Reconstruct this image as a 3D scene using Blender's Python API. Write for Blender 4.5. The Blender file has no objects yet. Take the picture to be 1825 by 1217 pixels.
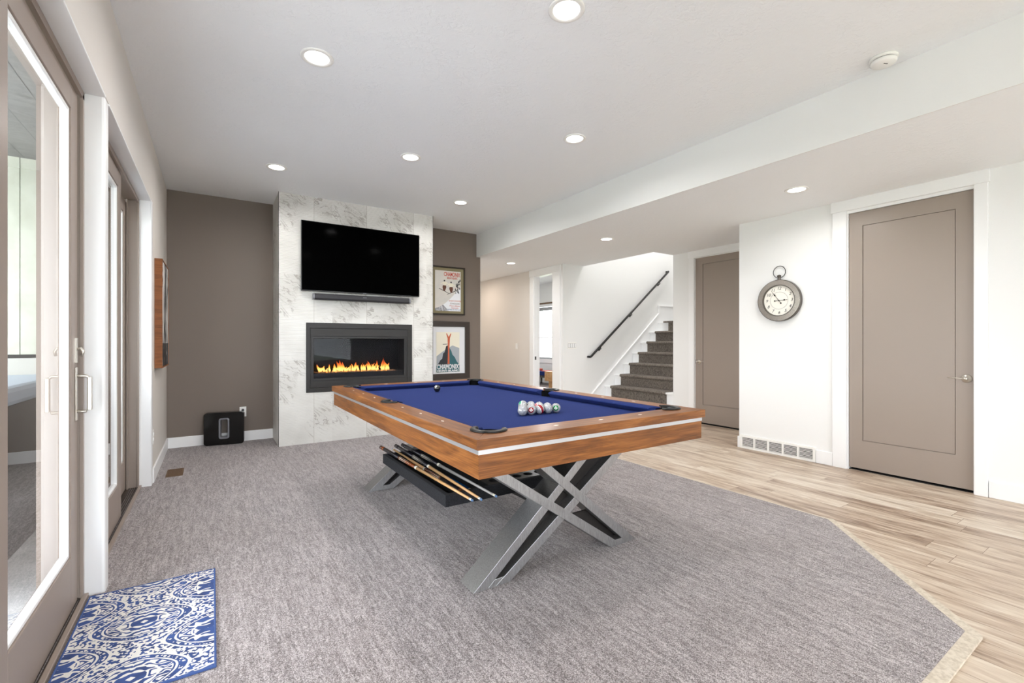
import bpy, bmesh, math, random
from mathutils import Vector, Matrix
PI = math.pi
random.seed(7)
S = bpy.context.scene
COL = S.collection

# ------------------------------------------------------------------ camera
cam_d = bpy.data.cameras.new('camera')
cam = bpy.data.objects.new('camera', cam_d); COL.objects.link(cam)
cam_d.sensor_width = 36.0
cam_d.lens = 36.0 * 816.0 / 1825.0
cam_d.clip_start = 0.02
cam.location = (0, 0, 1.2)
cam.rotation_euler = (PI / 2, 0, math.radians(-33.2))
S.camera = cam
# ------------------------------------------------------------------ view / exposure
S.view_settings.view_transform = 'Standard'
S.view_settings.look = 'None'
S.view_settings.gamma = 1.0
S.view_settings.use_curve_mapping = False
S.view_settings.exposure = 0.43
S.cycles.use_denoising = True
S.cycles.max_bounces = 10
S.cycles.diffuse_bounces = 6
S.cycles.glossy_bounces = 4
S.cycles.transparent_max_bounces = 12
S.cycles.sample_clamp_indirect = 6.0
S.cycles.caustics_reflective = False
S.cycles.caustics_refractive = False
# ------------------------------------------------------------------ sky
W = bpy.data.worlds.new('sky'); S.world = W; W.use_nodes = True
bgn = W.node_tree.nodes['Background']
bgn.inputs['Color'].default_value = (0.88, 0.94, 1.0, 1)
bgn.inputs['Strength'].default_value = 9.4

def area(name, loc, rot, sx, sy, power, color=(1, 1, 1), shape='RECTANGLE', spread=180, portal=False):
    d = bpy.data.lights.new(name, 'AREA'); d.shape = shape; d.size = sx
    if shape in ('RECTANGLE', 'ELLIPSE'): d.size_y = sy
    d.energy = power; d.color = color; d.spread = math.radians(spread)
    if portal: d.cycles.is_portal = True
    o = bpy.data.objects.new(name, d); COL.objects.link(o)
    o.location = loc; o.rotation_euler = rot
    return o
# portals: they only steer sky light through the glazed openings
area('portal_patio', (-0.70, 1.9, 1.2), (0, -PI / 2, 0), 2.4, 2.0, 1, portal=True)
area('portal_patio_far', (-0.70, 3.88, 1.2), (0, -PI / 2, 0), 2.4, 1.85, 1, portal=True)
area('portal_rear', (1.88, -4.30, 1.35), (-PI / 2, 0, PI), 4.15, 2.5, 1, portal=True)
area('portal_bedroom', (8.2, 10.6, 1.4), (0, PI / 2, 0), 1.6, 1.1, 1, portal=True)
LAMP_W = 9.0        # each recessed lamp of the room
LAMP_C = (1.0, 0.985, 0.965)

# ------------------------------------------------------------------ materials
def srgb(r, g, b):
    f = lambda c: (c / 12.92 if c <= 0.04045 else ((c + 0.055) / 1.055) ** 2.4)
    return (f(r / 255), f(g / 255), f(b / 255), 1)

class M:
    """small node helper"""
    def __init__(s, name, base=(0.8, 0.8, 0.8, 1), rough=0.5, metal=0.0, **kw):
        s.m = bpy.data.materials.new(name); s.m.use_nodes = True
        s.t = s.m.node_tree; s.n = s.t.nodes; s.b = s.n['Principled BSDF']
        s.b.inputs['Base Color'].default_value = base
        s.b.inputs['Roughness'].default_value = rough
        s.b.inputs['Metallic'].default_value = metal
        for k, v in kw.items(): s.b.inputs[k.replace('_', ' ')].default_value = v
    def new(s, typ, **kw):
        n = s.n.new(typ)
        for k, v in kw.items(): setattr(n, k, v)
        return n
    def lk(s, a, b): s.t.links.new(a, b)
    def inp(s, sock, v):
        if isinstance(v, bpy.types.NodeSocket): s.lk(v, sock)
        elif isinstance(v, (int, float)) and sock.type in ('RGBA', 'VECTOR'):
            sock.default_value = (v, v, v, 1) if sock.type == 'RGBA' else (v, v, v)
        elif v is not None: sock.default_value = v
    def math(s, op, a, b=None, c=None, clamp=False):
        n = s.new('ShaderNodeMath', operation=op, use_clamp=clamp)
        s.inp(n.inputs[0], a)
        if b is not None: s.inp(n.inputs[1], b)
        if c is not None: s.inp(n.inputs[2], c)
        return n.outputs[0]
    def vmath(s, op, a, b=None):
        n = s.new('ShaderNodeVectorMath', operation=op)
        s.inp(n.inputs[0], a)
        if b is not None: s.inp(n.inputs[1], b)
        return n.outputs[1] if op in ('LENGTH', 'DISTANCE', 'DOT_PRODUCT') else n.outputs[0]
    def mix(s, f, a, b, blend='MIX'):
        n = s.new('ShaderNodeMix', data_type='RGBA', blend_type=blend)
        s.inp(n.inputs[0], f); s.inp(n.inputs[6], a); s.inp(n.inputs[7], b)
        return n.outputs[2]
    def coord(s, kind='Object'):
        return s.new('ShaderNodeTexCoord').outputs[kind]
    def pos(s): return s.new('ShaderNodeNewGeometry').outputs['Position']
    def mapping(s, v, scale=(1, 1, 1), loc=(0, 0, 0), rot=(0, 0, 0)):
        n = s.new('ShaderNodeMapping'); s.lk(v, n.inputs[0])
        n.inputs['Location'].default_value = loc; n.inputs['Rotation'].default_value = rot
        n.inputs['Scale'].default_value = scale
        return n.outputs[0]
    def noise(s, v, scale=5, detail=2, rough=0.5, dist=0.0):
        n = s.new('ShaderNodeTexNoise'); s.lk(v, n.inputs['Vector'])
        n.inputs['Scale'].default_value = scale; n.inputs['Detail'].default_value = detail
        n.inputs['Roughness'].default_value = rough; n.inputs['Distortion'].default_value = dist
        return n.outputs['Fac']
    def voro(s, v, scale=5, feature='F1', out='Distance'):
        n = s.new('ShaderNodeTexVoronoi', feature=feature); s.lk(v, n.inputs['Vector'])
        n.inputs['Scale'].default_value = scale
        return n.outputs[out]
    def ramp(s, f, stops, interp='LINEAR'):
        n = s.new('ShaderNodeValToRGB'); n.color_ramp.interpolation = interp
        e = n.color_ramp.elements
        while len(e) > 1: e.remove(e[-1])
        e[0].position = stops[0][0]; e[0].color = stops[0][1]
        for p, c in stops[1:]:
            k = e.new(p); k.color = c
        s.lk(f, n.inputs[0]); return n.outputs[0]
    def step(s, v, t):  # v < t
        return s.math('LESS_THAN', v, t)
    def sep(s, v):
        n = s.new('ShaderNodeSeparateXYZ'); s.lk(v, n.inputs[0]); return n.outputs
    def comb(s, x=0, y=0, z=0):
        n = s.new('ShaderNodeCombineXYZ')
        for i, v in enumerate((x, y, z)): s.inp(n.inputs[i], v)
        return n.outputs[0]
    def bump(s, h, strength=0.3, dist=0.01):
        n = s.new('ShaderNodeBump'); s.lk(h, n.inputs['Height'])
        n.inputs['Strength'].default_value = strength; n.inputs['Distance'].default_value = dist
        s.lk(n.outputs[0], s.b.inputs['Normal']); return n
    def color(s, c): s.inp(s.b.inputs['Base Color'], c)

def g(v): return (v, v, v, 1)
MT = {}
def plain(key, base, rough=0.5, metal=0.0, **kw):
    MT[key] = M(key, base, rough, metal, **kw).m
    return MT[key]

def mat_paint(key, base, tex=0.25, scale=120, rough=0.55, dist=0.002):
    m = M(key, base, rough); p = m.coord()
    n = m.noise(p, scale, 3, 0.6)
    m.bump(n, tex, dist)
    MT[key] = m.m
mat_paint('white_wall', srgb(234, 234, 233), 0.22, 90)
mat_paint('warm_wall', srgb(222, 216, 209), 0.22, 90)
mat_paint('brown_wall', srgb(116, 104, 94), 0.22, 90)
plain('white_trim', srgb(240, 240, 240), 0.35)
plain('taupe_door', srgb(152, 139, 129), 0.42)
plain('taupe_frame', srgb(150, 136, 126), 0.4)
plain('dark_gap', g(0.012), 0.7)
plain('bronze_dark', srgb(64, 55, 48), 0.45, 0.2)
m = M('ceiling_texture', srgb(243, 245, 247), 0.7); p = m.coord()
w1 = m.noise(m.mapping(p, (1, 1, 1)), 34, 3, 0.55, 0.6)
w2 = m.noise(p, 7, 2)
h = m.math('MULTIPLY', m.ramp(w1, [(0.42, g(0)), (0.55, g(1))]), m.ramp(w2, [(0.4, g(0.25)), (0.6, g(1))]))
m.bump(h, 0.28, 0.004); MT['ceiling'] = m.m

# carpet: cut pile with short broken ridges
m = M('carpet', g(0.2), 0.95); p = m.coord()
fine = m.sep(m.voro(p, 360, 'F1', 'Color'))[0]
mid = m.noise(m.mapping(p, (1.0, 0.3, 1)), 105, 1, 0.5, 0.8)
low = m.noise(p, 1.6, 3, 0.5)
ridge = m.noise(m.mapping(p, (1.0, 0.11, 1)), 58, 1, 0.5, 0.9)
f = m.math('ADD', m.math('MULTIPLY', fine, 0.40), m.math('ADD', m.math('MULTIPLY', mid, 0.28), m.math('MULTIPLY', ridge, 0.32)))
c = m.ramp(f, [(0.30, srgb(88, 79, 78)), (0.5, srgb(146, 136, 135)), (0.70, srgb(204, 195, 195))])
c = m.mix(m.ramp(low, [(0.35, g(0.16)), (0.65, g(0.0))]), c, srgb(120, 105, 98))
m.color(c); m.bump(f, 0.85, 0.012); m.b.inputs['Sheen Weight'].default_value = 0.25
MT['carpet'] = m.m
m = M('stair_carpet', g(0.1), 0.95); p = m.coord()
f = m.noise(m.mapping(p, (1, 1, 0.4)), 90, 3, 0.7, 0.4)
m.color(m.ramp(f, [(0.35, srgb(72, 66, 60)), (0.65, srgb(136, 126, 116))])); m.bump(f, 0.6, 0.008)
MT['stair_carpet'] = m.m

# wood planks along world Y
def planks(key, scale_w=0.152, length=1.22, swap=False):
    m = M(key, g(0.5), 0.42); p = m.pos(); x, y, z = m.sep(p)
    if swap: x, y = y, x
    row = m.math('FLOOR', m.math('DIVIDE', x, scale_w))
    wn = m.new('ShaderNodeTexWhiteNoise', noise_dimensions='1D'); m.lk(row, wn.inputs['W'])
    yy = m.math('ADD', m.math('DIVIDE', y, length), wn.outputs['Value'])
    col = m.math('FLOOR', yy)
    wn2 = m.new('ShaderNodeTexWhiteNoise', noise_dimensions='2D'); m.lk(m.comb(row, col, 0), wn2.inputs['Vector'])
    rnd = wn2.outputs['Value']
    fx = m.math('FRACT', m.math('DIVIDE', x, scale_w)); fy = m.math('FRACT', yy)
    off = m.math('MULTIPLY', rnd, 37.0)
    gv = m.comb(m.math('MULTIPLY', x, 1.0), m.math('MULTIPLY', y, 0.13), off)
    g1 = m.noise(gv, 26, 4, 0.6, 0.8)
    g2 = m.noise(m.comb(x, m.math('MULTIPLY', y, 0.22), off), 7.5, 3, 0.55, 1.0)
    g3 = m.noise(m.comb(x, m.math('MULTIPLY', y, 0.06), off), 120, 2, 0.6)
    v = m.math('ADD', m.math('MULTIPLY', g1, 0.42), m.math('ADD', m.math('MULTIPLY', g2, 0.40), m.math('MULTIPLY', rnd, 0.15)))
    v = m.math('ADD', v, m.math('MULTIPLY', g3, 0.12))
    c = m.ramp(v, [(0.40, srgb(136, 114, 97)), (0.50, srgb(182, 161, 141)), (0.60, srgb(206, 190, 171)), (0.72, srgb(224, 213, 198))])
    e = m.math('MINIMUM', m.math('MULTIPLY', m.math('MINIMUM', fx, m.math('SUBTRACT', 1, fx)), scale_w),
               m.math('MULTIPLY', m.math('MINIMUM', fy, m.math('SUBTRACT', 1, fy)), length))
    gap = m.step(e, 0.0012)
    c = m.mix(gap, c, srgb(126, 104, 86)); m.color(c)
    m.bump(m.math('SUBTRACT', g3, gap), 0.12, 0.002)
    MT[key] = m.m
planks('wood_floor')
m = M('pale_strip', srgb(214, 199, 176), 0.45); p = m.coord()
n = m.noise(m.mapping(p, (1, 1, 1)), 60, 3, 0.6); m.color(m.ramp(n, [(0.35, srgb(188, 175, 156)), (0.6, srgb(212, 201, 184))])); MT['pale_strip'] = m.m

# marble tile on the chimney breast
m = M('marble_tile', g(0.8), 0.35); p = m.pos(); x, y, z = m.sep(p)
tx = m.math('FRACT', m.math('DIVIDE', m.math('SUBTRACT', x, 0.385), 0.611))
tz = m.math('FRACT', m.math('DIVIDE', z, 0.985))
q = m.comb(m.math('MULTIPLY', tx, 0.62), y, m.math('ADD', m.math('MULTIPLY', tz, 0.98), m.math('MULTIPLY', m.math('FLOOR', m.math('DIVIDE', x, 1.2)), 0.3)))
q = m.mapping(q, (1, 1, 1), (0, 0, 0), (0, math.radians(-38), 0))
vn = m.noise(m.mapping(q, (2.0, 1, 5.5)), 1.7, 6, 0.62, 1.3)
vein = m.math('ABSOLUTE', m.math('SUBTRACT', vn, 0.52))
vm = m.noise(q, 3.1, 2)
f = m.math('MULTIPLY', m.ramp(vein, [(0.0, g(1)), (0.012, g(0.55)), (0.035, g(0))]), m.ramp(vm, [(0.50, g(0)), (0.62, g(0.85))]))
cl = m.ramp(m.noise(q, 2.2, 3), [(0.3, srgb(206, 203, 198)), (0.6, srgb(224, 222, 218))])
c = m.mix(f, cl, srgb(138, 128, 120))
ex = m.math('MINIMUM', tx, m.math('SUBTRACT', 1, tx)); front = m.step(y, 5.79)
jt = m.math('MULTIPLY', m.step(ex, 0.0028), front)
c = m.mix(jt, c, srgb(176, 170, 162)); m.color(c)
MT['marble'] = m.m

# walnut, grain along local X
def wood(key, c0, c1, c2, rough=0.38, sc=1.0):
    m = M(key, g(0.3), rough); p = m.coord()
    d = m.mapping(p, (0.55 * sc, 5.0 * sc, 5.0 * sc))
    n0 = m.noise(m.mapping(p, (1.2, 4, 4)), 1.3, 2)
    n1 = m.noise(d, 3.0, 5, 0.6, 1.9)
    n2 = m.noise(m.mapping(p, (2.5, 110, 110)), 2.0, 2, 0.6)
    v = m.math('ADD', m.math('MULTIPLY', n1, 0.55), m.math('MULTIPLY', n2, 0.42))
    v = m.math('ADD', v, m.math('MULTIPLY', m.math('SUBTRACT', n0, 0.5), 0.25))
    m.color(m.ramp(v, [(0.34, c0), (0.48, c1), (0.64, c2)]))
    m.b.inputs['Coat Weight'].default_value = 0.12; m.b.inputs['Coat Roughness'].default_value = 0.25; m.b.inputs['Specular IOR Level'].default_value = 0.35
    MT[key] = m.m
wood('walnut', srgb(90, 50, 18), srgb(126, 75, 31), srgb(160, 102, 50))
wood('canvas_wood', srgb(104, 60, 28), srgb(134, 80, 38), srgb(152, 94, 48), 0.55)
wood('oak', srgb(168, 122, 74), srgb(196, 150, 100), srgb(214, 172, 124), 0.5)
plain('aluminium', srgb(206, 208, 212), 0.32, 0.75)
m = M('brushed_steel', srgb(178, 179, 181), 0.3, 0.93); p = m.coord()
n = m.noise(m.mapping(p, (9, 9, 1.2)), 22, 4, 0.7)
m.color(m.ramp(n, [(0.3, srgb(150, 148, 147)), (0.7, srgb(186, 186, 187))])); m.inp(m.b.inputs['Roughness'], m.math('ADD', m.math('MULTIPLY', n, 0.2), 0.30)); MT['steel'] = m.m
plain('steel_inner', srgb(46, 42, 40), 0.55, 0.6)
m = M('blue_cloth', srgb(30, 44, 104), 1.0, Specular_IOR_Level=0.1); p = m.coord()
n = m.noise(p, 600, 2, 0.7); m.color(m.ramp(n, [(0.3, srgb(30, 42, 92)), (0.7, srgb(46, 59, 110))])); m.bump(n, 0.15, 0.0008); MT['cloth'] = m.m
plain('black_leather', g(0.006), 0.3, Specular_IOR_Level=0.35)
plain('pocket_inside', g(0.004), 0.9, Specular_IOR_Level=0.05)
plain('pearl', srgb(240, 232, 220), 0.3)
m = M('tray_carpet', g(0.01), 0.95); p = m.coord(); n = m.noise(p, 200, 3, 0.7)
m.color(m.ramp(n, [(0.35, srgb(9, 9, 12)), (0.7, srgb(36, 37, 43))])); m.bump(n, 0.6, 0.004); MT['tray'] = m.m
plain('black_gloss', g(0.004), 0.12)
plain('tv_screen', g(0.0008), 0.10, 0.0, Specular_IOR_Level=0.004)
plain('black_plastic', g(0.012), 0.35)
plain('soundbar_cloth', srgb(38, 37, 41), 0.6)
plain('grey_plastic', srgb(120, 120, 126), 0.35, 0.3)
m = M('insert_metal', srgb(42, 40, 39), 0.5, 0.2); MT['insert'] = m.m
plain('firebox', srgb(20, 21, 24), 0.35)
plain('firebox_back', srgb(14, 16, 20), 0.35, Specular_IOR_Level=0.2)
plain('nickel', srgb(206, 200, 190), 0.28, 0.85)
plain('white_plastic', srgb(240, 239, 235), 0.3)
plain('slot_dark', g(0.02), 0.6)
plain('black_metal', srgb(40, 38, 38), 0.4, 0.3)
plain('register', srgb(112, 88, 66), 0.5, 0.3)
plain('frame_dark', srgb(52, 42, 36), 0.35)
plain('frame_black', srgb(40, 32, 24), 0.35)
plain('mat_white', srgb(222, 223, 226), 0.7)
plain('mat_olive', srgb(132, 122, 92), 0.7)
plain('red_ink', srgb(190, 66, 42), 0.6)
plain('orange_ink', srgb(196, 96, 62), 0.6)
plain('teal_ink', srgb(44, 96, 104), 0.6)
plain('dark_ink', srgb(40, 42, 48), 0.6)
plain('cream_ink', srgb(232, 226, 208), 0.6)
plain('blue_ink', srgb(62, 88, 136), 0.6)
plain('grey_ink', srgb(164, 170, 176), 0.6)
plain('brown_ink', srgb(98, 58, 40), 0.6)
plain('clock_rim', srgb(178, 172, 165), 0.18, 0.75)
plain('clock_edge', srgb(92, 86, 80), 0.35, 0.6)
plain('clock_dial', srgb(238, 234, 224), 0.5)
plain('clock_ink', srgb(34, 31, 28), 0.6)
plain('concrete', srgb(176, 176, 174), 0.8)
plain('window_grey', srgb(150, 150, 152), 0.4)
plain('maple', srgb(206, 160, 108), 0.25)
plain('maple_grey', srgb(150, 146, 142), 0.25)
plain('cue_black', srgb(28, 24, 30), 0.35)
plain('cue_wood', srgb(120, 60, 26), 0.2)
plain('cue_blue', srgb(18, 62, 104), 0.12)
plain('cue_ivory', srgb(226, 220, 204), 0.25)
plain('cue_tip', srgb(92, 120, 158), 0.8)
plain('red_cloth', srgb(186, 82, 60), 0.7)
plain('hot_tub_cover', srgb(176, 186, 198), 0.6)
plain('hot_tub_shell', srgb(62, 54, 50), 0.5)
plain('stone', srgb(206, 206, 198), 0.8)
plain('leaf_green', srgb(156, 164, 140), 0.8)

def emit(key, col, st):
    m = M(key); m.n.remove(m.b); e = m.new('ShaderNodeEmission')
    e.inputs[0].default_value = col; e.inputs[1].default_value = st
    m.lk(e.outputs[0], m.n['Material Output'].inputs[0]); MT[key] = m.m
emit('lamp_glow', (1, 0.98, 0.95, 1), 6.0)

# window glass: a real thin pane, clear with Fresnel reflection on its outward faces
def glass(key, tint=(1, 1, 1, 1), boost=1.7, ior=1.5):
    m = M(key); m.n.remove(m.b)
    tr = m.new('ShaderNodeBsdfTransparent'); tr.inputs[0].default_value = tint
    gl = m.new('ShaderNodeBsdfGlossy'); gl.inputs['Roughness'].default_value = 0.0
    fr = m.new('ShaderNodeFresnel'); fr.inputs[0].default_value = ior
    bk = m.new('ShaderNodeNewGeometry').outputs['Backfacing']
    fac = m.math('MULTIPLY', m.math('MULTIPLY', fr.outputs[0], boost, clamp=True), m.math('SUBTRACT', 1, bk))
    mx = m.new('ShaderNodeMixShader'); m.lk(fac, mx.inputs[0]); m.lk(tr.outputs[0], mx.inputs[1]); m.lk(gl.outputs[0], mx.inputs[2])
    m.lk(mx.outputs[0], m.n['Material Output'].inputs[0]); MT[key] = m.m
glass('glass'); glass('fire_glass', (0.8, 0.8, 0.82, 1), 0.2)

m = M('concrete_slab', g(0.5), 0.85); p = m.pos(); n = m.noise(p, 5, 4, 0.6)
m.color(m.ramp(n, [(0.3, srgb(200, 200, 199)), (0.7, srgb(228, 228, 227))])); MT['slab'] = m.m
m = M('porch_boards', g(0.3), 0.7); p = m.pos(); x, y, z = m.sep(p)
n = m.noise(m.comb(m.math('MULTIPLY', x, 0.6), y, z), 9, 5, 0.65, 2.0)
c = m.ramp(n, [(0.3, srgb(96, 96, 94)), (0.7, srgb(138, 138, 136))])
fx = m.math('FRACT', m.math('DIVIDE', x, 0.19))
m.color(m.mix(m.step(fx, 0.03), c, g(0.02))); MT['porch'] = m.m
m = M('siding', g(0.5), 0.8); p = m.pos(); x, y, z = m.sep(p)
n = m.noise(p, 9, 4, 0.6)
c = m.ramp(n, [(0.3, srgb(200, 202, 186)), (0.7, srgb(216, 218, 204))])
fx = m.math('FRACT', m.math('DIVIDE', m.math('ADD', x, 10.06), 0.29))
m.color(m.mix(m.step(fx, 0.02), c, srgb(90, 94, 84))); MT['siding'] = m.m

# rug: cream ogee medallions on blue
m = M('rug_pattern', g(0.5), 0.95); p = m.coord(); x, y, z = m.sep(p)
nv = m.noise(p, 30, 2)
wx = m.math('ADD', x, m.math('MULTIPLY', m.math('SUBTRACT', nv, 0.5), 0.006))
wy = m.math('ADD', y, m.math('MULTIPLY', m.math('SUBTRACT', m.noise(m.mapping(p, (1, 1, 1), (3, 1, 0)), 30, 2), 0.5), 0.006))
A = m.math('COSINE', m.math('MULTIPLY', wx, 2 * PI / 0.50)); B = m.math('COSINE', m.math('MULTIPLY', wy, 2 * PI / 0.392))
gg = m.math('ABSOLUTE', m.math('ADD', A, B))
# mirrored coordinates: every medallion repeats the same scrolls
fold = m.comb(m.math('PINGPONG', wx, 0.125), m.math('PINGPONG', m.math('ADD', wy, 0.098), 0.098), m.math('MULTIPLY', m.math('GREATER_THAN', m.math('ADD', A, B), 0), 3.0))
def band(v, a, b): return m.math('MULTIPLY', m.math('GREATER_THAN', v, a), m.math('LESS_THAN', v, b))
lines = m.math('ADD', band(gg, 0.40, 0.53), band(gg, 0.86, 0.96), clamp=True)
chain = m.math('MULTIPLY', band(gg, 0.60, 0.80), m.step(m.voro(p, 75), 0.42))
vv = m.noise(fold, 11, 1, 0.5, 0.6)
fil = m.math('GREATER_THAN', m.math('SINE', m.math('MULTIPLY', vv, 46.0)), 0.12)
inner = m.math('MULTIPLY', m.math('GREATER_THAN', gg, 1.04), fil)
v2 = m.voro(p, 44); vr = m.voro(p, 44, 'F2')
star = m.math('MULTIPLY', m.step(gg, 0.40), m.math('GREATER_THAN', m.noise(p, 85, 0, 0.5, 0.3), 0.49))
core = band(gg, 1.50, 1.58)
mask = m.math('ADD', m.math('ADD', lines, chain), m.math('ADD', m.math('ADD', inner, core), star), clamp=True)
c = m.mix(mask, m.ramp(m.noise(p, 14, 2), [(0.3, srgb(44, 60, 104)), (0.7, srgb(60, 86, 146))]), srgb(222, 218, 213))
m.color(c); m.bump(m.math('ADD', m.noise(p, 350, 2), m.math('MULTIPLY', mask, 0.6)), 0.5, 0.003)
MT['rug'] = m.m
plain('rug_edge', srgb(62, 86, 140), 0.9)

m = M('brush_art', g(0.5), 0.7); p = m.coord(); x, y, z = m.sep(p)
q = m.comb(m.math('MULTIPLY', y, 6.0), 0.0, m.math('MULTIPLY', z, 1.1))
n = m.noise(q, 2.2, 5, 0.65, 1.6)
env = m.math('SUBTRACT', 0.66, m.math('ABSOLUTE', m.math('MULTIPLY', m.math('SUBTRACT', y, 0.33), 1.2)))
v = m.math('ADD', n, m.math('MULTIPLY', env, 0.26))
v = m.math('ADD', v, m.math('MULTIPLY', m.math('LESS_THAN', z, 0.22), 0.10))
m.color(m.ramp(v, [(0.56, srgb(226, 222, 216)), (0.61, srgb(150, 146, 144)), (0.66, srgb(30, 28, 28))])); MT['brush_art'] = m.m

def speckle(key, kind, col=None):
    m = M(key, g(0.6), 0.16, 0.15); p = m.coord(); x, y, z = m.sep(p)
    n = m.noise(p, 420, 2, 0.8)
    c = m.ramp(n, [(0.36, srgb(92, 95, 101)), (0.5, srgb(158, 160, 165)), (0.66, srgb(214, 214, 212))])
    R = 0.0283
    if kind == 'stripe':
        c = m.mix(m.step(m.math('ABSOLUTE', z), R * 0.42), c, (0.75, 0.75, 0.73, 1))
        c = m.mix(m.step(m.math('ABSOLUTE', z), R * 0.32), c, col)
    if kind == 'logo':
        d = m.vmath('LENGTH', m.comb(0.0, y, z))
        on = m.math('GREATER_THAN', x, 0)
        c = m.mix(m.math('MULTIPLY', on, m.step(d, R * 0.56)), c, col)
        mk = m.math('MULTIPLY', on, band2(m, y, z, R))
        c = m.mix(mk, c, (0.85, 0.85, 0.83, 1))
    m.color(c); m.b.inputs['Coat Weight'].default_value = 0.6; MT[key] = m.m
def band2(m, y, z, R):
    a = m.step(m.math('ABSOLUTE', m.math('SUBTRACT', m.vmath('LENGTH', m.comb(0.0, y, m.math('SUBTRACT', z, R * -0.02))), R * 0.22)), R * 0.085)
    b = m.math('MULTIPLY', m.step(m.math('ABSOLUTE', y), R * 0.08), m.step(m.math('ABSOLUTE', m.math('SUBTRACT', z, R * 0.2)), R * 0.2))
    cut = m.math('GREATER_THAN', z, R * 0.05)
    return m.math('ADD', m.math('MULTIPLY', a, m.math('SUBTRACT', 1, cut)), b, clamp=True)
speckle('ball_plain', 'plain')
speckle('ball_green_stripe', 'stripe', srgb(60, 176, 130))
speckle('ball_red_stripe', 'stripe', srgb(150, 24, 32))
speckle('ball_pink_stripe', 'stripe', srgb(226, 142, 148))
speckle('ball_black_stripe', 'stripe', srgb(30, 30, 32))
speckle('ball_red_logo', 'logo', srgb(140, 28, 36))
speckle('ball_green_logo', 'logo', srgb(26, 128, 62))
m = M('ball_black', g(0.008), 0.08); p = m.coord(); x, y, z = m.sep(p)
d = m.vmath('LENGTH', m.comb(0.0, y, z)); on = m.math('GREATER_THAN', x, 0)
c = m.mix(m.math('MULTIPLY', on, m.step(d, 0.0105)), g(0.008), g(0.55))
rr = 0.0026
e1 = m.math('ABSOLUTE', m.math('SUBTRACT', m.vmath('LENGTH', m.comb(0.0, y, m.math('SUBTRACT', z, 0.0027))), rr))
e2 = m.math('ABSOLUTE', m.math('SUBTRACT', m.vmath('LENGTH', m.comb(0.0, y, m.math('ADD', z, 0.0027))), rr))
c = m.mix(m.math('MULTIPLY', on, m.step(m.math('MINIMUM', e1, e2), 0.0009)), c, g(0.01)); m.color(c)
m.b.inputs['Coat Weight'].default_value = 0.6; MT['ball_black'] = m.m

# flame: hot yellow root to orange tip, edges thin out
m = M('flame'); m.n.remove(m.b); p = m.coord(); x, y, z = m.sep(p)
t = m.math('DIVIDE', z, 0.15, clamp=True)
c = m.ramp(t, [(0.0, (1, 0.30, 0.05, 1)), (0.18, (1, 0.60, 0.17, 1)), (0.42, (1, 0.42, 0.07, 1)), (0.62, (0.92, 0.17, 0.03, 1)), (1.0, (0.7, 0.08, 0.02, 1))])
e = m.new('ShaderNodeEmission'); m.lk(c, e.inputs[0])
m.lk(m.ramp(t, [(0, g(1.6)), (0.3, g(2.6)), (1, g(0.8))]), e.inputs[1])
tr = m.new('ShaderNodeBsdfTransparent'); lw = m.new('ShaderNodeLayerWeight'); lw.inputs[0].default_value = 0.35
f = m.math('MULTIPLY', m.math('SUBTRACT', 1, lw.outputs['Facing']), m.math('SUBTRACT', 1.05, m.math('MULTIPLY', t, 0.6)), clamp=True)
mx = m.new('ShaderNodeMixShader'); m.lk(f, mx.inputs[0]); m.lk(tr.outputs[0], mx.inputs[1]); m.lk(e.outputs[0], mx.inputs[2])
m.lk(mx.outputs[0], m.n['Material Output'].inputs[0]); MT['flame'] = m.m
m = M('embers', g(0.3), 0.3); p = m.coord(); n = m.noise(p, 130, 2, 0.7)
m.color(m.ramp(n, [(0.35, srgb(120, 66, 36)), (0.6, srgb(222, 176, 130))])); MT['embers'] = m.m

# ------------------------------------------------------------------ geometry helpers
def BM(): return bmesh.new()
def box(bm, x0, x1, y0, y1, z0, z1):
    v = [bm.verts.new(p) for p in ((x0, y0, z0), (x1, y0, z0), (x1, y1, z0), (x0, y1, z0), (x0, y0, z1), (x1, y0, z1), (x1, y1, z1), (x0, y1, z1))]
    for f in ((3, 2, 1, 0), (4, 5, 6, 7), (0, 1, 5, 4), (1, 2, 6, 5), (2, 3, 7, 6), (3, 0, 4, 7)):
        bm.faces.new([v[i] for i in f])
    return bm
def prism(bm, pts, a0, a1, axis='z'):
    """polygon pts extruded along axis: z: pts=(x,y); y: pts=(x,z); x: pts=(y,z)"""
    def P(p, a):
        return {'z': (p[0], p[1], a), 'y': (p[0], a, p[1]), 'x': (a, p[0], p[1])}[axis]
    lo = [bm.verts.new(P(p, a0)) for p in pts]; hi = [bm.verts.new(P(p, a1)) for p in pts]
    n = len(pts)
    bm.faces.new(lo[::-1]); bm.faces.new(hi)
    for i in range(n): bm.faces.new([lo[i], lo[(i + 1) % n], hi[(i + 1) % n], hi[i]])
    return bm
def frame_to(d):
    d = Vector(d).normalized(); up = Vector((0, 0, 1)) if abs(d.z) < 0.95 else Vector((1, 0, 0))
    a = d.cross(up).normalized(); b = d.cross(a).normalized(); return a, b
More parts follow.
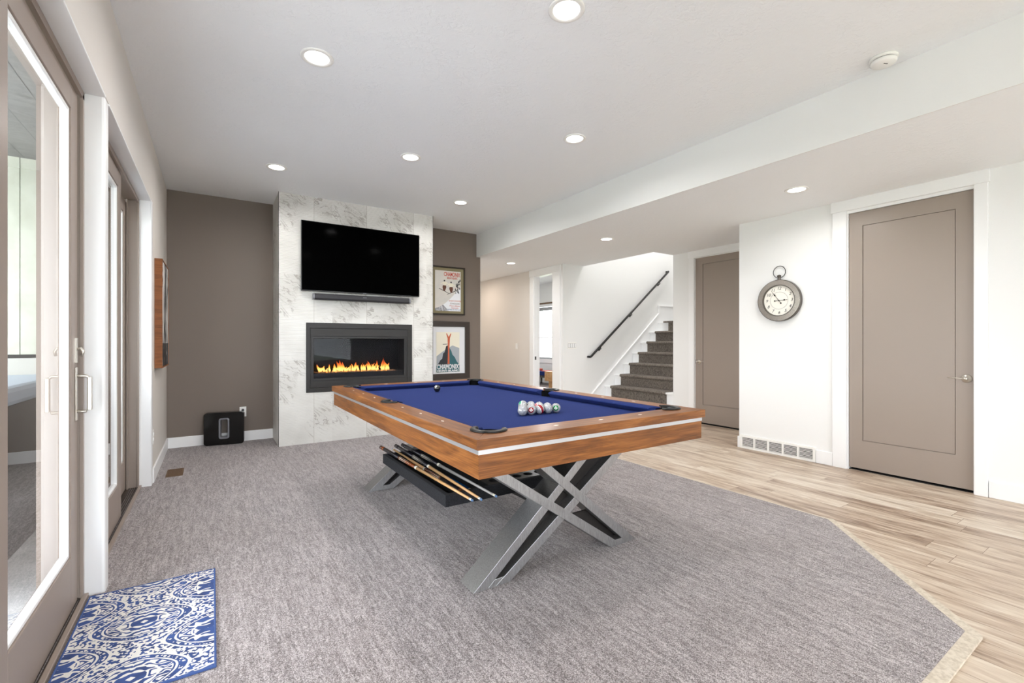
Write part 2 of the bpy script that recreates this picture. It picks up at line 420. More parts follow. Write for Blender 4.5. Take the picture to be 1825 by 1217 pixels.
def lathe(bm, prof, c=(0, 0, 0), axis=(0, 0, 1), seg=32, sx=1.0, smooth=True):
    """prof: list of (r, h) along axis"""
    c = Vector(c); d = Vector(axis).normalized(); a, b = frame_to(d); rings = []
    for r, h in prof:
        if r < 1e-6: rings.append([bm.verts.new(c + d * h)])
        else: rings.append([bm.verts.new(c + d * h + (a * math.cos(2 * PI * i / seg) * sx + b * math.sin(2 * PI * i / seg)) * r) for i in range(seg)])
    for k in range(len(rings) - 1):
        A_, B_ = rings[k], rings[k + 1]
        for i in range(seg):
            j = (i + 1) % seg
            if len(A_) == 1 and len(B_) == 1: continue
            if len(A_) == 1: f = bm.faces.new([A_[0], B_[i], B_[j]])
            elif len(B_) == 1: f = bm.faces.new([A_[i], A_[j], B_[0]])
            else: f = bm.faces.new([A_[i], A_[j], B_[j], B_[i]])
            f.smooth = smooth
    return bm
def cyl(bm, p0, p1, r, r1=None, seg=16):
    p0, p1 = Vector(p0), Vector(p1); L = (p1 - p0).length; r1 = r if r1 is None else r1
    return lathe(bm, [(0, 0), (r, 0), (r1, L), (0, L)], p0, p1 - p0, seg, smooth=True)
def tube(bm, pts, r, seg=10, closed=False, sq=1.0):
    pts = [Vector(p) for p in pts]; n = len(pts); rings = []
    for i, p in enumerate(pts):
        if closed: d = pts[(i + 1) % n] - pts[i - 1]
        else: d = pts[min(i + 1, n - 1)] - pts[max(i - 1, 0)]
        a, b = frame_to(d)
        rr = r[i] if isinstance(r, (list, tuple)) else r
        rings.append([bm.verts.new(p + a * math.cos(2 * PI * k / seg) * rr + b * math.sin(2 * PI * k / seg) * rr * sq) for k in range(seg)])
    for i in range(n if closed else n - 1):
        A_, B_ = rings[i], rings[(i + 1) % n]
        for k in range(seg):
            f = bm.faces.new([A_[k], A_[(k + 1) % seg], B_[(k + 1) % seg], B_[k]]); f.smooth = True
    if not closed:
        bm.faces.new(rings[0][::-1]); bm.faces.new(rings[-1])
    return bm
def rrect(w, h, r, n=6, cx=0, cy=0):
    out = []
    for (sx, sy, a0) in ((1, 1, 0), (-1, 1, 90), (-1, -1, 180), (1, -1, 270)):
        for i in range(n + 1):
            a = math.radians(a0 + 90 * i / n)
            out.append((cx + sx * (w / 2 - r) + r * math.cos(a), cy + sy * (h / 2 - r) + r * math.sin(a)))
    return out
def ring_prism(bm, outer, inner, a0, a1, axis='z'):
    """outer and inner loops with the same count"""
    def P(p, a): return {'z': (p[0], p[1], a), 'y': (p[0], a, p[1]), 'x': (a, p[0], p[1])}[axis]
    n = len(outer)
    L = [[bm.verts.new(P(p, a)) for p in lp] for lp in (outer, inner) for a in (a0, a1)]
    o0, o1, i0, i1 = L
    for k in range(n):
        j = (k + 1) % n
        bm.faces.new([o0[k], o0[j], o1[j], o1[k]]); bm.faces.new([i0[j], i0[k], i1[k], i1[j]])
        bm.faces.new([o0[j], o0[k], i0[k], i0[j]]); bm.faces.new([o1[k], o1[j], i1[j], i1[k]])
    return bm
def mesh_of(bm, name, mat, recalc=True):
    if recalc: bmesh.ops.recalc_face_normals(bm, faces=bm.faces[:])
    me = bpy.data.meshes.new(name); bm.to_mesh(me); bm.free()
    me.materials.append(MT[mat] if isinstance(mat, str) else mat)
    return me
def obj(name, bm, mat, parent=None, bevel=0, label=None, local=False, kind=None, origin=None, recalc=True):
    me = mesh_of(bm, name, mat, recalc)
    o = bpy.data.objects.new(name, me); COL.objects.link(o)
    base = Vector((0, 0, 0))
    if parent is not None:
        base = Vector(parent.get('_w', (0, 0, 0))); o.parent = parent
    if origin is not None: off = Vector(origin)
    else: off = base
    if not local:
        for v in me.vertices: v.co -= off
        o.location = off - base
        o['_w'] = tuple(off)
    else: o['_w'] = tuple(base)
    if bevel:
        b = o.modifiers.new('edge', 'BEVEL'); b.width = bevel; b.segments = 2; b.limit_method = 'ANGLE'; b.angle_limit = math.radians(40)
    if label: o['label'] = label
    if kind: o['kind'] = kind
    return o
def tag(o, label, cat, group=None, kind=None):
    o['label'] = label; o['category'] = cat
    if group: o['group'] = group
    if kind: o['kind'] = kind
    return o
def thing(name, loc, label=None, cat=None, group=None, kind=None, rot=0):
    o = bpy.data.objects.new(name, None); COL.objects.link(o)
    o.location = loc; o.rotation_euler = (0, 0, rot); o['_w'] = tuple(loc); o.empty_display_size = 0.1
    if label: o['label'] = label
    if cat: o['category'] = cat
    if group: o['group'] = group
    if kind: o['kind'] = kind
    return o
def struct(name, bm, mat, label=None, bevel=0, parent=None):
    o = obj(name, bm, mat, parent, bevel)
    if parent is None: o['kind'] = 'structure'
    if label: o['label'] = label
    return o
def sbox(name, mat, *b, label=None, bevel=0):
    bm = BM()
    for q in b: box(bm, *q)
    return struct(name, bm, mat, label, bevel)
def copy_tree(o, parent=None):
    c = o.copy(); COL.objects.link(c)
    if parent: c.parent = parent
    for ch in list(o.children): copy_tree(ch, c)
    return c
def text_bm(txt, size, shear=0.0, bold=0.0, width=None):
    cu = bpy.data.curves.new('txt', 'FONT'); cu.body = txt; cu.size = size; cu.align_x = 'CENTER'; cu.align_y = 'CENTER'
    cu.shear = shear; cu.offset = bold; cu.extrude = 0.0004; cu.resolution_u = 3
    o = bpy.data.objects.new('txt', cu); COL.objects.link(o)
    bpy.context.view_layer.update()
    me = bpy.data.meshes.new_from_object(o.evaluated_get(bpy.context.evaluated_depsgraph_get()))
    bpy.data.objects.remove(o); bpy.data.curves.remove(cu)
    bm = BM(); bm.from_mesh(me); bpy.data.meshes.remove(me)
    if width and bm.verts:
        xs = [v.co.x for v in bm.verts]; k = width / (max(xs) - min(xs)); mx = (max(xs) + min(xs)) / 2
        for v in bm.verts: v.co.x = (v.co.x - mx) * k
    return bm
def xf(bm, mat): bmesh.ops.transform(bm, matrix=mat, verts=bm.verts[:]); return bm
def cut(o, cutters):
    """subtract the bmeshes from object o and keep the result as its mesh"""
    tmp = []
    for cb in cutters:
        t_ = bpy.data.objects.new('c', mesh_of(cb, 'c', 'dark_gap')); COL.objects.link(t_); tmp.append(t_)
        t_.location = o.matrix_world.translation * 0
        md = o.modifiers.new('b', 'BOOLEAN'); md.object = t_; md.operation = 'DIFFERENCE'; md.solver = 'EXACT'
    bpy.context.view_layer.update()
    me = bpy.data.meshes.new_from_object(o.evaluated_get(bpy.context.evaluated_depsgraph_get()))
    old = o.data; o.modifiers.clear(); o.data = me
    while len(me.materials) > 1: me.materials.pop(index=len(me.materials) - 1)
    for p_ in me.polygons: p_.material_index = 0
    for t_ in tmp: bpy.data.objects.remove(t_)

# ------------------------------------------------------------------ the room
XL, XR, YB, HC, LC = -0.425, 5.01, 6.35, 2.89, 2.53
XS = 3.496; YR = -4.3
# floors
sbox('floor', 'wood_floor', (2.4, 6.3, YR, 9.6, -0.06, 0.0), (-0.66, 2.4, YR, 0.9, -0.06, 0.0), label='light wood plank floor along the right wall')
bm = BM()
prism(bm, [(-0.60, 0.555), (2.585, 0.555), (3.445, 1.405), (3.445, 6.47), (-0.60, 6.47)], -0.05, 0.012)
struct('floor_carpet', bm, 'carpet', 'taupe cut pile carpet with clipped corner')
sbox('floor_bedroom', 'carpet', (5.02, 8.3, 6.2, 11.9, -0.05, 0.006), label='carpet of the room beyond the doorway')
# pale strip round the carpet
bm = BM()
def strip(bm, a, b, w0, w1, z=0.010):
    pass
prism(bm, [(-0.55, 0.505), (2.60, 0.505), (2.635, 0.535), (2.585, 0.556), (-0.55, 0.556)], 0, 0.010)
prism(bm, [(2.585, 0.556), (2.635, 0.535), (3.480, 1.385), (3.446, 1.405)], 0, 0.010)
prism(bm, [(3.446, 1.405), (3.480, 1.385), (3.468, 1.45), (3.468, 6.35), (3.446, 6.35)], 0, 0.010)
struct('trim_carpet_edge', bm, 'pale_strip', 'pale wood strip edging the carpet')
# ceilings
sbox('ceiling', 'ceiling', (-0.66, XS + 0.05, YR, 6.47, HC, HC + 0.1), label='textured white ceiling')
bm = BM()
for q in ((XS, 5.01, YR, 9.6, LC, HC + 0.08), (5.01, 5.49, 2.84, 6.072, LC, HC + 0.08), (5.49, 6.07, 2.84, 4.546, LC, HC + 0.08)): box(bm, *q)
struct('ceiling_lower', bm, 'ceiling', 'lower ceiling over the wood floor')
sbox('wall_soffit', 'white_wall', (XS - 0.012, XS, YR, 6.35, LC - 0.001, HC), label='white drop face between the two ceiling heights')
sbox('ceiling_bedroom', 'ceiling', (5.13, 8.3, 6.19, 11.9, HC, HC + 0.1))
sbox('ceiling_stairwell', 'ceiling', (5.3, 9.3, 4.4, 6.2, 5.4, 5.5))
# left wall: openings y .9-2.87 and 2.96-4.79, top 2.365
TOPO = 2.365
sbox('wall_left', 'warm_wall', (-0.66, XL, YR, 0.90, 0, HC), (-0.66, XL, 0.90, 4.79, TOPO, HC), (-0.66, XL, 4.79, 6.47, 0, HC), label='pale wall holding the glass doors')
sbox('trim_door_post', 'white_trim', (-0.66, XL, 2.87, 2.96, 0, TOPO), label='white post between the two door openings', bevel=0.012)
bm = BM()   # white reveals: head and far jamb, a hair proud of the wall
box(bm, -0.50, XL + 0.003, 2.96, 4.79, TOPO - 0.012, TOPO); box(bm, -0.50, XL + 0.003, 0.9, 2.87, TOPO - 0.012, TOPO)
box(bm, -0.50, XL + 0.003, 4.778, 4.79, 0, TOPO); box(bm, XL, XL + 0.006, 4.775, 4.865, 0, TOPO + 0.0)
struct('trim_door_reveal', bm, 'white_trim', 'white returns of the glass door openings', bevel=0.003)
sbox('wall_back', 'brown_wall', (XL, 3.555, YB, 6.47, 0, HC), label='brown accent wall behind the fireplace')
sbox('wall_back_return', 'white_wall', (3.552, 3.558, YB, 9.6, 0, LC), (3.43, 3.552, 6.47, 9.6, 0, LC))
sbox('wall_hall_end', 'white_wall', (3.43, 5.13, 9.6, 9.7, 0, LC))
# right wall with door opening
D0, D1, DT = 1.012, 1.890, 2.425
sbox('wall_right', 'white_wall', (XR, XR + 0.12, YR, D0, 0, LC), (XR, XR + 0.12, D1, 2.94, 0, LC), (XR, XR + 0.12, D0, D1, DT, LC), (XR + 0.12, 6.07, 2.82, 2.94, 0, LC), label='white wall with the clock')
E0, E1 = 3.285, 4.178
sbox('wall_stair', 'white_wall', (5.945, 6.07, 2.94, E0, 0, LC), (5.945, 6.07, E1, 4.546, 0, LC), (5.945, 6.07, E0, E1, 2.43, LC), label='white wall between the stairs and the far door')
sbox('wall_stairwell_near', 'white_wall', (6.07, 9.3, 4.43, 4.546, 0, 5.4), (5.49, 6.07, 4.43, 4.546, HC, 5.4))
sbox('wall_stairwell_end', 'white_wall', (9.2, 9.3, 4.43, 6.19, 0, 5.4), (5.37, 5.49, 4.43, 6.19, HC, 5.4))
sbox('wall_handrail', 'white_wall', (XR, 9.3, 6.072, 6.19, 0, 5.4), label='white wall carrying the handrail')
H0, H1, HT = 6.334, 6.922, 2.415
sbox('wall_hall', 'warm_wall', (XR, XR + 0.12, 6.19, H0, 0, HC), (XR, XR + 0.12, H1, 9.7, 0, HC), (XR, XR + 0.12, H0, H1, HT, HC), label='hallway wall with the open doorway')
# rear wall behind the camera with large windows
sbox('wall_rear', 'white_wall', (-0.66, 5.13, YR - 0.12, YR, 0, 0.1), (-0.66, 5.13, YR - 0.12, YR, 2.6, HC), (-0.66, -0.2, YR - 0.12, YR, 0.1, 2.6), (3.95, 5.13, YR - 0.12, YR, 0.1, 2.6),
     (1.12, 1.24, YR - 0.12, YR, 0.1, 2.6), (2.5, 2.62, YR - 0.12, YR, 0.1, 2.6), label='rear wall with wide windows')
for i, (a, b) in enumerate(((-0.2, 1.12), (1.24, 2.5), (2.62, 3.95))):
    w = thing('window_%d' % (i + 2), (a, YR - 0.06, 0.1), kind='structure')
    bm = BM(); ring_prism(bm, [(a, .1), (b, .1), (b, 2.6), (a, 2.6)], [(a + .05, .15), (b - .05, .15), (b - .05, 2.55), (a + .05, 2.55)], YR - 0.09, YR - 0.03, 'y')
    obj('window_frame', bm, 'white_trim', w)
    obj('pane', box(BM(), a + .05, b - .05, YR - 0.064, YR - 0.058, 0.15, 2.55), 'glass', w)
# bedroom beyond the doorway
sbox('wall_bedroom_window', 'white_wall', (8.1, 8.22, 6.19, 10.2, 0, HC), (8.1, 8.22, 11.2, 11.9, 0, HC), (8.1, 8.22, 10.2, 11.2, 0, 0.62), (8.1, 8.22, 10.2, 11.2, 2.22, HC))
sbox('wall_bedroom_end', 'white_wall', (5.13, 8.22, 11.8, 11.9, 0, HC)); sbox('wall_bedroom_side', 'white_wall', (5.01, 5.13, 9.7, 11.9, 0, HC))
w = thing('window_1', (8.1, 10.7, 0.62), kind='structure', label='bright bedroom window seen through the doorway')
bm = BM(); ring_prism(bm, [(10.16, .58), (11.24, .58), (11.24, 2.32), (10.16, 2.32)], [(10.27, .69), (11.13, .69), (11.13, 2.2), (10.27, 2.2)], 8.08, 8.1, 'x'); obj('window_casing', bm, 'white_trim', w)
bm = BM(); ring_prism(bm, [(10.25, .66), (11.15, .66), (11.15, 2.2), (10.25, 2.2)], [(10.33, .74), (11.07, .74), (11.07, 2.1), (10.33, 2.1)], 8.12, 8.18, 'x'); box(bm, 8.11, 8.17, 10.25, 10.28, .66, 2.2); obj('window_frame', bm, 'window_grey', w)  # extra grey edge strip stands for the casing's shadow at the jamb
obj('casing_shadow_strip', box(BM(), 8.05, 8.08, 10.14, 11.26, 2.285, 2.325), 'register', w)  # brown strip put in as the shadow line along the top casing
obj('window_rail', box(BM(), 8.12, 8.16, 10.33, 11.07, 1.30, 1.33), 'white_trim', w)
obj('pane', box(BM(), 8.145, 8.150, 10.33, 11.07, .74, 2.1), 'glass', w)

# baseboards
def basebd(name, bm, label=None): return struct(name, bm, 'white_trim', label, bevel=0.004)
bm = BM(); box(bm, XL, 0.625, YB - 0.014, YB, 0.0, 0.128); box(bm, 2.49, 3.555, YB - 0.014, YB, 0, 0.128); basebd('baseboard_back', bm, 'white baseboard under the brown wall')
bm = BM(); box(bm, XL, XL + 0.014, 4.866, YB - 0.014, 0, 0.128); box(bm, XL, XL + 0.014, YR, 0.85, 0, 0.128); basebd('baseboard_left', bm)
bm = BM(); box(bm, XR - 0.014, XR, YR, 0.940, 0, 0.128); box(bm, XR - 0.014, XR, 2.002, 2.146, 0, 0.128); box(bm, XR - 0.014, XR, 2.925, 2.954, 0, 0.128); box(bm, XR, 5.93, 2.94, 2.954, 0, 0.128)
box(bm, 5.931, 5.945, 2.954, 3.20, 0, 0.128); box(bm, 5.931, 5.945, 4.265, 4.546, 0, 0.128)
basebd('baseboard_right', bm, 'white baseboard under the clock wall')
bm = BM(); box(bm, XR - 0.014, XR, 7.02, 9.6, 0, 0.128); box(bm, XR - 0.014, XR, 6.058, 6.24, 0, 0.128); box(bm, XR, 5.6, 6.058, 6.072, 0, 0.128); basebd('baseboard_hall', bm)

# chimney breast with ribbed marble tile
FX0, FX1, FY = 0.625, 2.49, 5.755
HX0, HX1, HZ0, HZ1 = 0.93, 2.17, 0.62, 1.40
def rib_profile(z0, z1, pitch=0.0157, dep=0.0055):
    out = []; n = max(1, round((z1 - z0) / pitch)); p_ = (z1 - z0) / n
    for i in range(n):
        a = z0 + i * p_
        out += [(a, dep), (a + p_ * 0.18, dep), (a + p_ * 0.26, 0.0), (a + p_ * 0.90, 0.0006)]
    out.append((z1, dep)); return out
def ribbed(bm, x0, x1, z0, z1):
    pr = rib_profile(z0, z1); L = [bm.verts.new((x0, FY + d, z)) for z, d in pr]; R = [bm.verts.new((x1, FY + d, z)) for z, d in pr]
    for i in range(len(pr) - 1): bm.faces.new([L[i], R[i], R[i + 1], L[i + 1]])
def ribbed_side(bm, y0, y1, z0, z1, x, s):
    pr = rib_profile(z0, z1); L = [bm.verts.new((x + s * d, y0, z)) for z, d in pr]; R = [bm.verts.new((x + s * d, y1, z)) for z, d in pr]
    for i in range(len(pr) - 1): bm.faces.new([L[i], R[i], R[i + 1], L[i + 1]])
bm = BM()
ribbed(bm, FX0, HX0, 0, HC); ribbed(bm, HX1, FX1, 0, HC); ribbed(bm, HX0, HX1, 0, HZ0); ribbed(bm, HX0, HX1, HZ1, HC)
ribbed_side(bm, FY, YB, 0, HC, FX0, 1); ribbed_side(bm, FY, YB, 0, HC, FX1, -1)
box(bm, FX0 + 0.006, HX0, FY + 0.006, YB, 0, HC); box(bm, HX1, FX1 - 0.006, FY + 0.006, YB, 0, HC)
box(bm, HX0, HX1, FY + 0.006, YB, 0, HZ0); box(bm, HX0, HX1, FY + 0.006, YB, HZ1, HC)
o = obj('wall_fireplace', bm, 'marble', recalc=False); o['kind'] = 'structure'; o['label'] = 'chimney breast clad in ribbed white marble tile'
sbox('trim_tile_edge', 'insert', (FX0 - 0.003, FX0 + 0.001, FY - 0.002, FY + 0.003, 0, HC), (FX1 - 0.001, FX1 + 0.003, FY - 0.002, FY + 0.003, 0, HC))

# ------------------------------------------------------------------ doors
def slab_door(name, x, y0, y1, z1, py0, py1, pz0, pz1, label):
    d = thing(name, (x, (y0 + y1) / 2, 0), kind='structure', label=label)
    bm = BM(); t = 0.035; zb = 0.022
    box(bm, x, x + t, y0, py0, zb, z1); box(bm, x, x + t, py1, y1, zb, z1)
    box(bm, x, x + t, py0, py1, zb, pz0); box(bm, x, x + t, py0, py1, pz1, z1)
    obj('door_frame_panel', bm, 'taupe_door', d)
    bm = BM(); gp = 0.004; box(bm, x + 0.012, x + t - 0.01, py0, py1, pz0, pz1)
    box(bm, x + 0.004, x + 0.02, py0 + gp, py1 - gp, pz0 + gp, pz1 - gp)
    obj('inset_panel', bm, 'taupe_door', d, bevel=0.001)
    return d
def lever(parent, x, y, z, sgn, L=0.105):
    bm = BM(); lathe(bm, [(0, 0), (0.033, 0), (0.033, 0.004), (0.026, 0.011), (0.012, 0.014), (0.011, 0.045), (0.013, 0.05), (0.013, 0.056), (0, 0.058)], (x, y, z), (-1, 0, 0), 28)
    pts = [(x - 0.048, y, z), (x - 0.05, y + sgn * 0.02, z + 0.001), (x - 0.05, y + sgn * 0.06, z + 0.003), (x - 0.047, y + sgn * L, z + 0.006)]
    tube(bm, pts, [0.008, 0.007, 0.0055, 0.004], 10, sq=0.7)
    obj('door_handle', bm, 'nickel', parent)
d4 = slab_door('door_4', 5.030, 1.029, 1.873, 2.400, 1.134, 1.768, 0.283, 2.273, 'taupe single panel door beside the clock')
lever(d4, 5.030, 1.068, 0.905, 1)
bm = BM()   # jamb and stop
box(bm, 5.012, 5.12, D0, D0 + 0.014, 0, DT); box(bm, 5.012, 5.12, D1 - 0.014, D1, 0, DT); box(bm, 5.012, 5.12, D0 + 0.014, D1 - 0.014, DT - 0.022, DT)
struct('trim_door_jamb', bm, 'white_trim', 'white jamb of the taupe door')
bm = BM(); cs = 0.016
box(bm, XR - cs, XR, 0.943, 1.020, 0, 2.43); box(bm, XR - cs, XR, 1.884, 2.000, 0, 2.43); box(bm, XR - cs - 0.004, XR, 0.932, 2.012, 2.43, LC)
struct('trim_door_casing', bm, 'white_trim', 'flat white casing round the taupe door', bevel=0.002)
sbox('trim_door_gap_shade', 'dark_gap', (5.035, 5.12, 1.026, 1.876, 0, 0.006))  # black strip standing for the shade in the gap under the door
d5 = slab_door('door_5', 5.962, E0 + 0.012, 4.166, 2.42, E0 + 0.12, 4.050, 0.283, 2.325, 'taupe panel door past the stairs')
lever(d5, 5.962, 4.112, 0.905, -1)
obj('strike_plate', box(BM(), 5.957, 5.963, 4.164, 4.172, 0.875, 0.935), 'black_metal', d5)
bm = BM(); box(bm, 5.95, 6.06, 4.166, E1, 0, 2.43); box(bm, 5.95, 6.06, E0, E0 + 0.012, 0, 2.43); box(bm, 5.95, 6.06, E0, E1, 2.42, 2.43)
box(bm, 5.929, 5.945, 4.172, 4.262, 0, 2.43); box(bm, 5.929, 5.945, 3.20, 3.291, 0, 2.43); box(bm, 5.926, 5.945, 3.19, 4.275, 2.43, LC)
struct('trim_far_door_casing', bm, 'white_trim', 'white casing of the far taupe door', bevel=0.002)
sbox('trim_far_door_gap_shade', 'dark_gap', (5.968, 6.06, E0, E1, 0, 0.006))  # same dark strip for the shade below the far door
sbox('wall_door_light_blocks', 'dark_gap', (5.12, 5.14, 0.9, 2.0, 0, 2.5), (6.06, 6.08, 3.2, 4.3, 0, 2.5))  # unseen black sheets added behind the doors to block light at their gaps
# doorway casing in the hall
bm = BM()
box(bm, XR - cs, XR, H1 - 0.008, 7.03, 0, 2.44); box(bm, XR - cs, XR, 6.13, H0 + 0.008, 0, 2.44); box(bm, XR - cs - 0.004, XR, 6.12, 7.04, 2.41, LC - 0.002)
box(bm, XR, XR + 0.13, H1 - 0.014, H1, 0, HT); box(bm, XR, XR + 0.13, H0, H0 + 0.014, 0, HT); box(bm, XR, XR + 0.13, H0, H1, HT - 0.014, HT)
struct('trim_doorway_casing', bm, 'white_trim', 'white casing of the open doorway', bevel=0.002)
obj_ = sbox('trim_strike_plate', 'black_metal', (5.03, 5.06, H1 - 0.017, H1 - 0.013, 0.86, 0.92))

# patio doors --------------------------------------------------------------
def sash(name, x0, x1, y0, y1, z0, z1, st, rb, rt, label, handle=False, skew=0):
    d = thing(name, ((x0 + x1) / 2, (y0 + y1) / 2, z0), kind='structure', label=label)
    bm = BM()
    box(bm, x0, x1, y0, y0 + st, z0, z1); box(bm, x0, x1, y1 - st, y1, z0, z1)
    box(bm, x0, x1, y0 + st, y1 - st, z0, z0 + rb); box(bm, x0, x1, y0 + st, y1 - st, z1 - rt, z1)
    obj('sash_frame', bm, 'taupe_frame', d, bevel=0.002)
    gy0, gy1, gz0, gz1 = y0 + st, y1 - st, z0 + rb, z1 - rt; xm = (x0 + x1) / 2
    bm = BM()   # white glazing bead, sloped
    o_ = [(gy0, gz0), (gy1, gz0), (gy1, gz1), (gy0, gz1)]
    i_ = [(gy0 + .016, gz0 + .016), (gy1 - .016, gz0 + .016), (gy1 - .016, gz1 - .016), (gy0 + .016, gz1 - .016)]
    ring_prism(bm, o_, i_, xm - 0.011, x1 - 0.006, 'x'); obj('glazing_bead', bm, 'white_trim', d, bevel=0.004)
    obj('glass_pane', box(BM(), xm - 0.008, xm + 0.002, gy0 + .01, gy1 - .01, gz0 + .01, gz1 - .01), 'glass', d)
    if handle:
        yh = y1 - 0.032
        bm = BM(); box(bm, x1, x1 + 0.006, yh - 0.014, yh + 0.014, 0.845, 1.085)
        tube(bm, [(x1 + .004, yh, 0.885), (x1 + .036, yh, 0.885), (x1 + .046, yh, 0.895), (x1 + .046, yh, 1.035), (x1 + .036, yh, 1.045), (x1 + .004, yh, 1.045)], 0.0075, 8)
        box(bm, x1 + 0.042, x1 + 0.056, yh - 0.012, yh + 0.012, 0.89, 1.04)
        obj('pull_handle', bm, 'nickel', d, bevel=0.002)
        bm = BM(); box(bm, x1, x1 + 0.006, yh - 0.012, yh + 0.012, 1.105, 1.215)
        tube(bm, [(x1 + .004, yh, 1.165), (x1 + .018, yh, 1.17), (x1 + .026, yh, 1.155), (x1 + .022, yh, 1.135)], 0.006, 8)
        obj('thumb_latch', bm, 'nickel', d)
    return d
def patio_frame(y0, y1):
    bm = BM()
    for a, b in ((-0.66, -0.602), (-0.594, -0.548), (-0.500, -0.494)):
        pass
    box(bm, -0.655, -0.498, y1 - 0.012, y1, 0.0, TOPO - 0.012); box(bm, -0.655, -0.498, y0, y0 + 0.012, 0.0, TOPO - 0.012)
    box(bm, -0.655, -0.498, y0, y1, TOPO - 0.027, TOPO - 0.012)
    box(bm, -0.508, -0.498, y1 - 0.028, y1 - 0.012, 0.0, TOPO - 0.027); box(bm, -0.508, -0.498, y0, y1, TOPO - 0.045, TOPO - 0.027)
    box(bm, -0.575, -0.566, y1 - 0.04, y1 - 0.012, 0.0, TOPO - 0.027)
    return bm
struct('trim_patio_frame', patio_frame(0.92, 2.87), 'taupe_frame', 'taupe frame of the near glass door')
struct('trim_patio_frame_far', patio_frame(2.96, 4.778), 'taupe_frame', 'taupe frame of the far glass door')
for nm, y0, y1 in (('trim_threshold', 0.92, 2.87), ('trim_threshold_far', 2.96, 4.778)):
    bm = BM(); box(bm, -0.655, -0.56, y0, y1, 0.0, 0.018)
    for k in range(5): box(bm, -0.558 + k * 0.012, -0.553 + k * 0.012, y0, y1, 0.0, 0.020)
    box(bm, -0.56, -0.50, y0, y1, 0, 0.006)
    struct(nm, bm, 'bronze_dark', 'dark sliding track at the glass door')
    sbox(nm + '_edge', 'taupe_frame', (-0.502, -0.482, y0, y1, 0, 0.03), bevel=0.003)
sash('door_1', -0.560, -0.514, 1.872, 2.824, 0.025, TOPO - 0.045, 0.108, 0.235, 0.105, 'taupe framed sliding glass door nearest the camera', handle=True)
sash('door_6', -0.625, -0.580, 0.94, 1.98, 0.025, TOPO - 0.045, 0.108, 0.235, 0.105, 'fixed glass panel beside the sliding door')
sash('door_2', -0.560, -0.514, 2.99, 4.02, 0.025, TOPO - 0.045, 0.108, 0.235, 0.105, 'taupe framed glass door past the white post')
sash('door_3', -0.625, -0.580, 3.72, 4.76, 0.025, TOPO - 0.045, 0.108, 0.235, 0.105, 'rear glass panel behind the second sliding door')

# ------------------------------------------------------------------ stairs
st = thing('stairs', (5.73, 5.3, 0), kind='structure', label='carpeted stairs climbing right along the handrail wall')
NX0, RUN, RISE = 5.973 - 0.2395, 0.2395, 0.1985
YA, YBB = 4.546, 6.05
for k in range(8):
    xn = NX0 + k * RUN; zt = RISE * (k + 1); xr = xn + 0.03
    bm = BM()
    if k < 7:
        box(bm, xr, xr + RUN + 0.03, YA + 0.001, YBB + 0.021, 0 if k < 1 else zt - RISE, zt - 0.03)
        box(bm, xn, xr + RUN + 0.03, YA + 0.001, YBB + 0.021, zt - 0.03, zt - 0.001)
        obj('step', bm, 'white_trim', st, bevel=0.006)
    cy0, cy1 = 4.712, 5.900
    if k == 7: cy1 = 5.0
    bm = BM(); t = 0.012
    pts = [(xr - t, zt - RISE + t), (xr - t, zt - 0.036), (xn - 0.006, zt - 0.034), (xn - 0.014, zt - 0.022), (xn - 0.014, zt - 0.006), (xn - 0.004, zt + t * 0.8), (xn + 0.01, zt + t),
           (xr + RUN + 0.02, zt + t), (xr + RUN + 0.02, zt - 0.05), (xr + 0.01, zt - 0.05), (xr + 0.01, zt - RISE + t)]
    prism(bm, pts, cy0, cy1, 'y')
    if k < 7: obj('carpet_runner', bm, 'stair_carpet', st, label='grey carpet runner of one step')
zt = RISE * 8; xn = NX0 + 7 * RUN
bm = BM(); box(bm, xn + 0.03, 9.2, YA, 6.072, zt - RISE, zt - 0.02); obj('landing', bm, 'white_trim', st)
bm = BM(); box(bm, xn + 0.005, 9.2, YA + 0.02, 5.90, zt - 0.02, zt + 0.012); box(bm, xn + 0.015, xn + 0.032, 4.712, 5.79, zt - RISE, zt); obj('landing_carpet', bm, 'stair_carpet', st)
# skirt board with cap on the handrail wall
bm = BM()
sl = RISE / RUN; zc = lambda x: 0.263 + (x - 5.683) * (1.724 - 0.263) / (7.456 - 5.683)
poly = [(5.55, 0.0), (7.5, 0.0), (9.2, 0.0), (9.2, 1.895), (7.50, 1.895), (7.46, 1.73), (5.45, zc(5.45))]
poly = [(5.45, 0.0), (9.2, 0.0), (9.2, 1.90), (7.50, 1.90), (7.47, zc(7.47)), (5.45, zc(5.45))]
prism(bm, poly, YBB, 6.071, 'y')
struct('trim_stair_skirt', bm, 'white_trim', 'white skirt board rising beside the stairs', bevel=0.003)
bm = BM()
prism(bm, [(5.45, zc(5.45)), (7.49, zc(7.49)), (7.49, 1.90), (9.2, 1.90), (9.2, 1.93), (7.46, 1.93), (7.46, zc(7.46) + 0.035), (5.45, zc(5.45) + 0.03)], YBB - 0.012, 6.071, 'y')
struct('trim_stair_cap', bm, 'white_trim', 'rounded cap on the stair skirt', bevel=0.004)

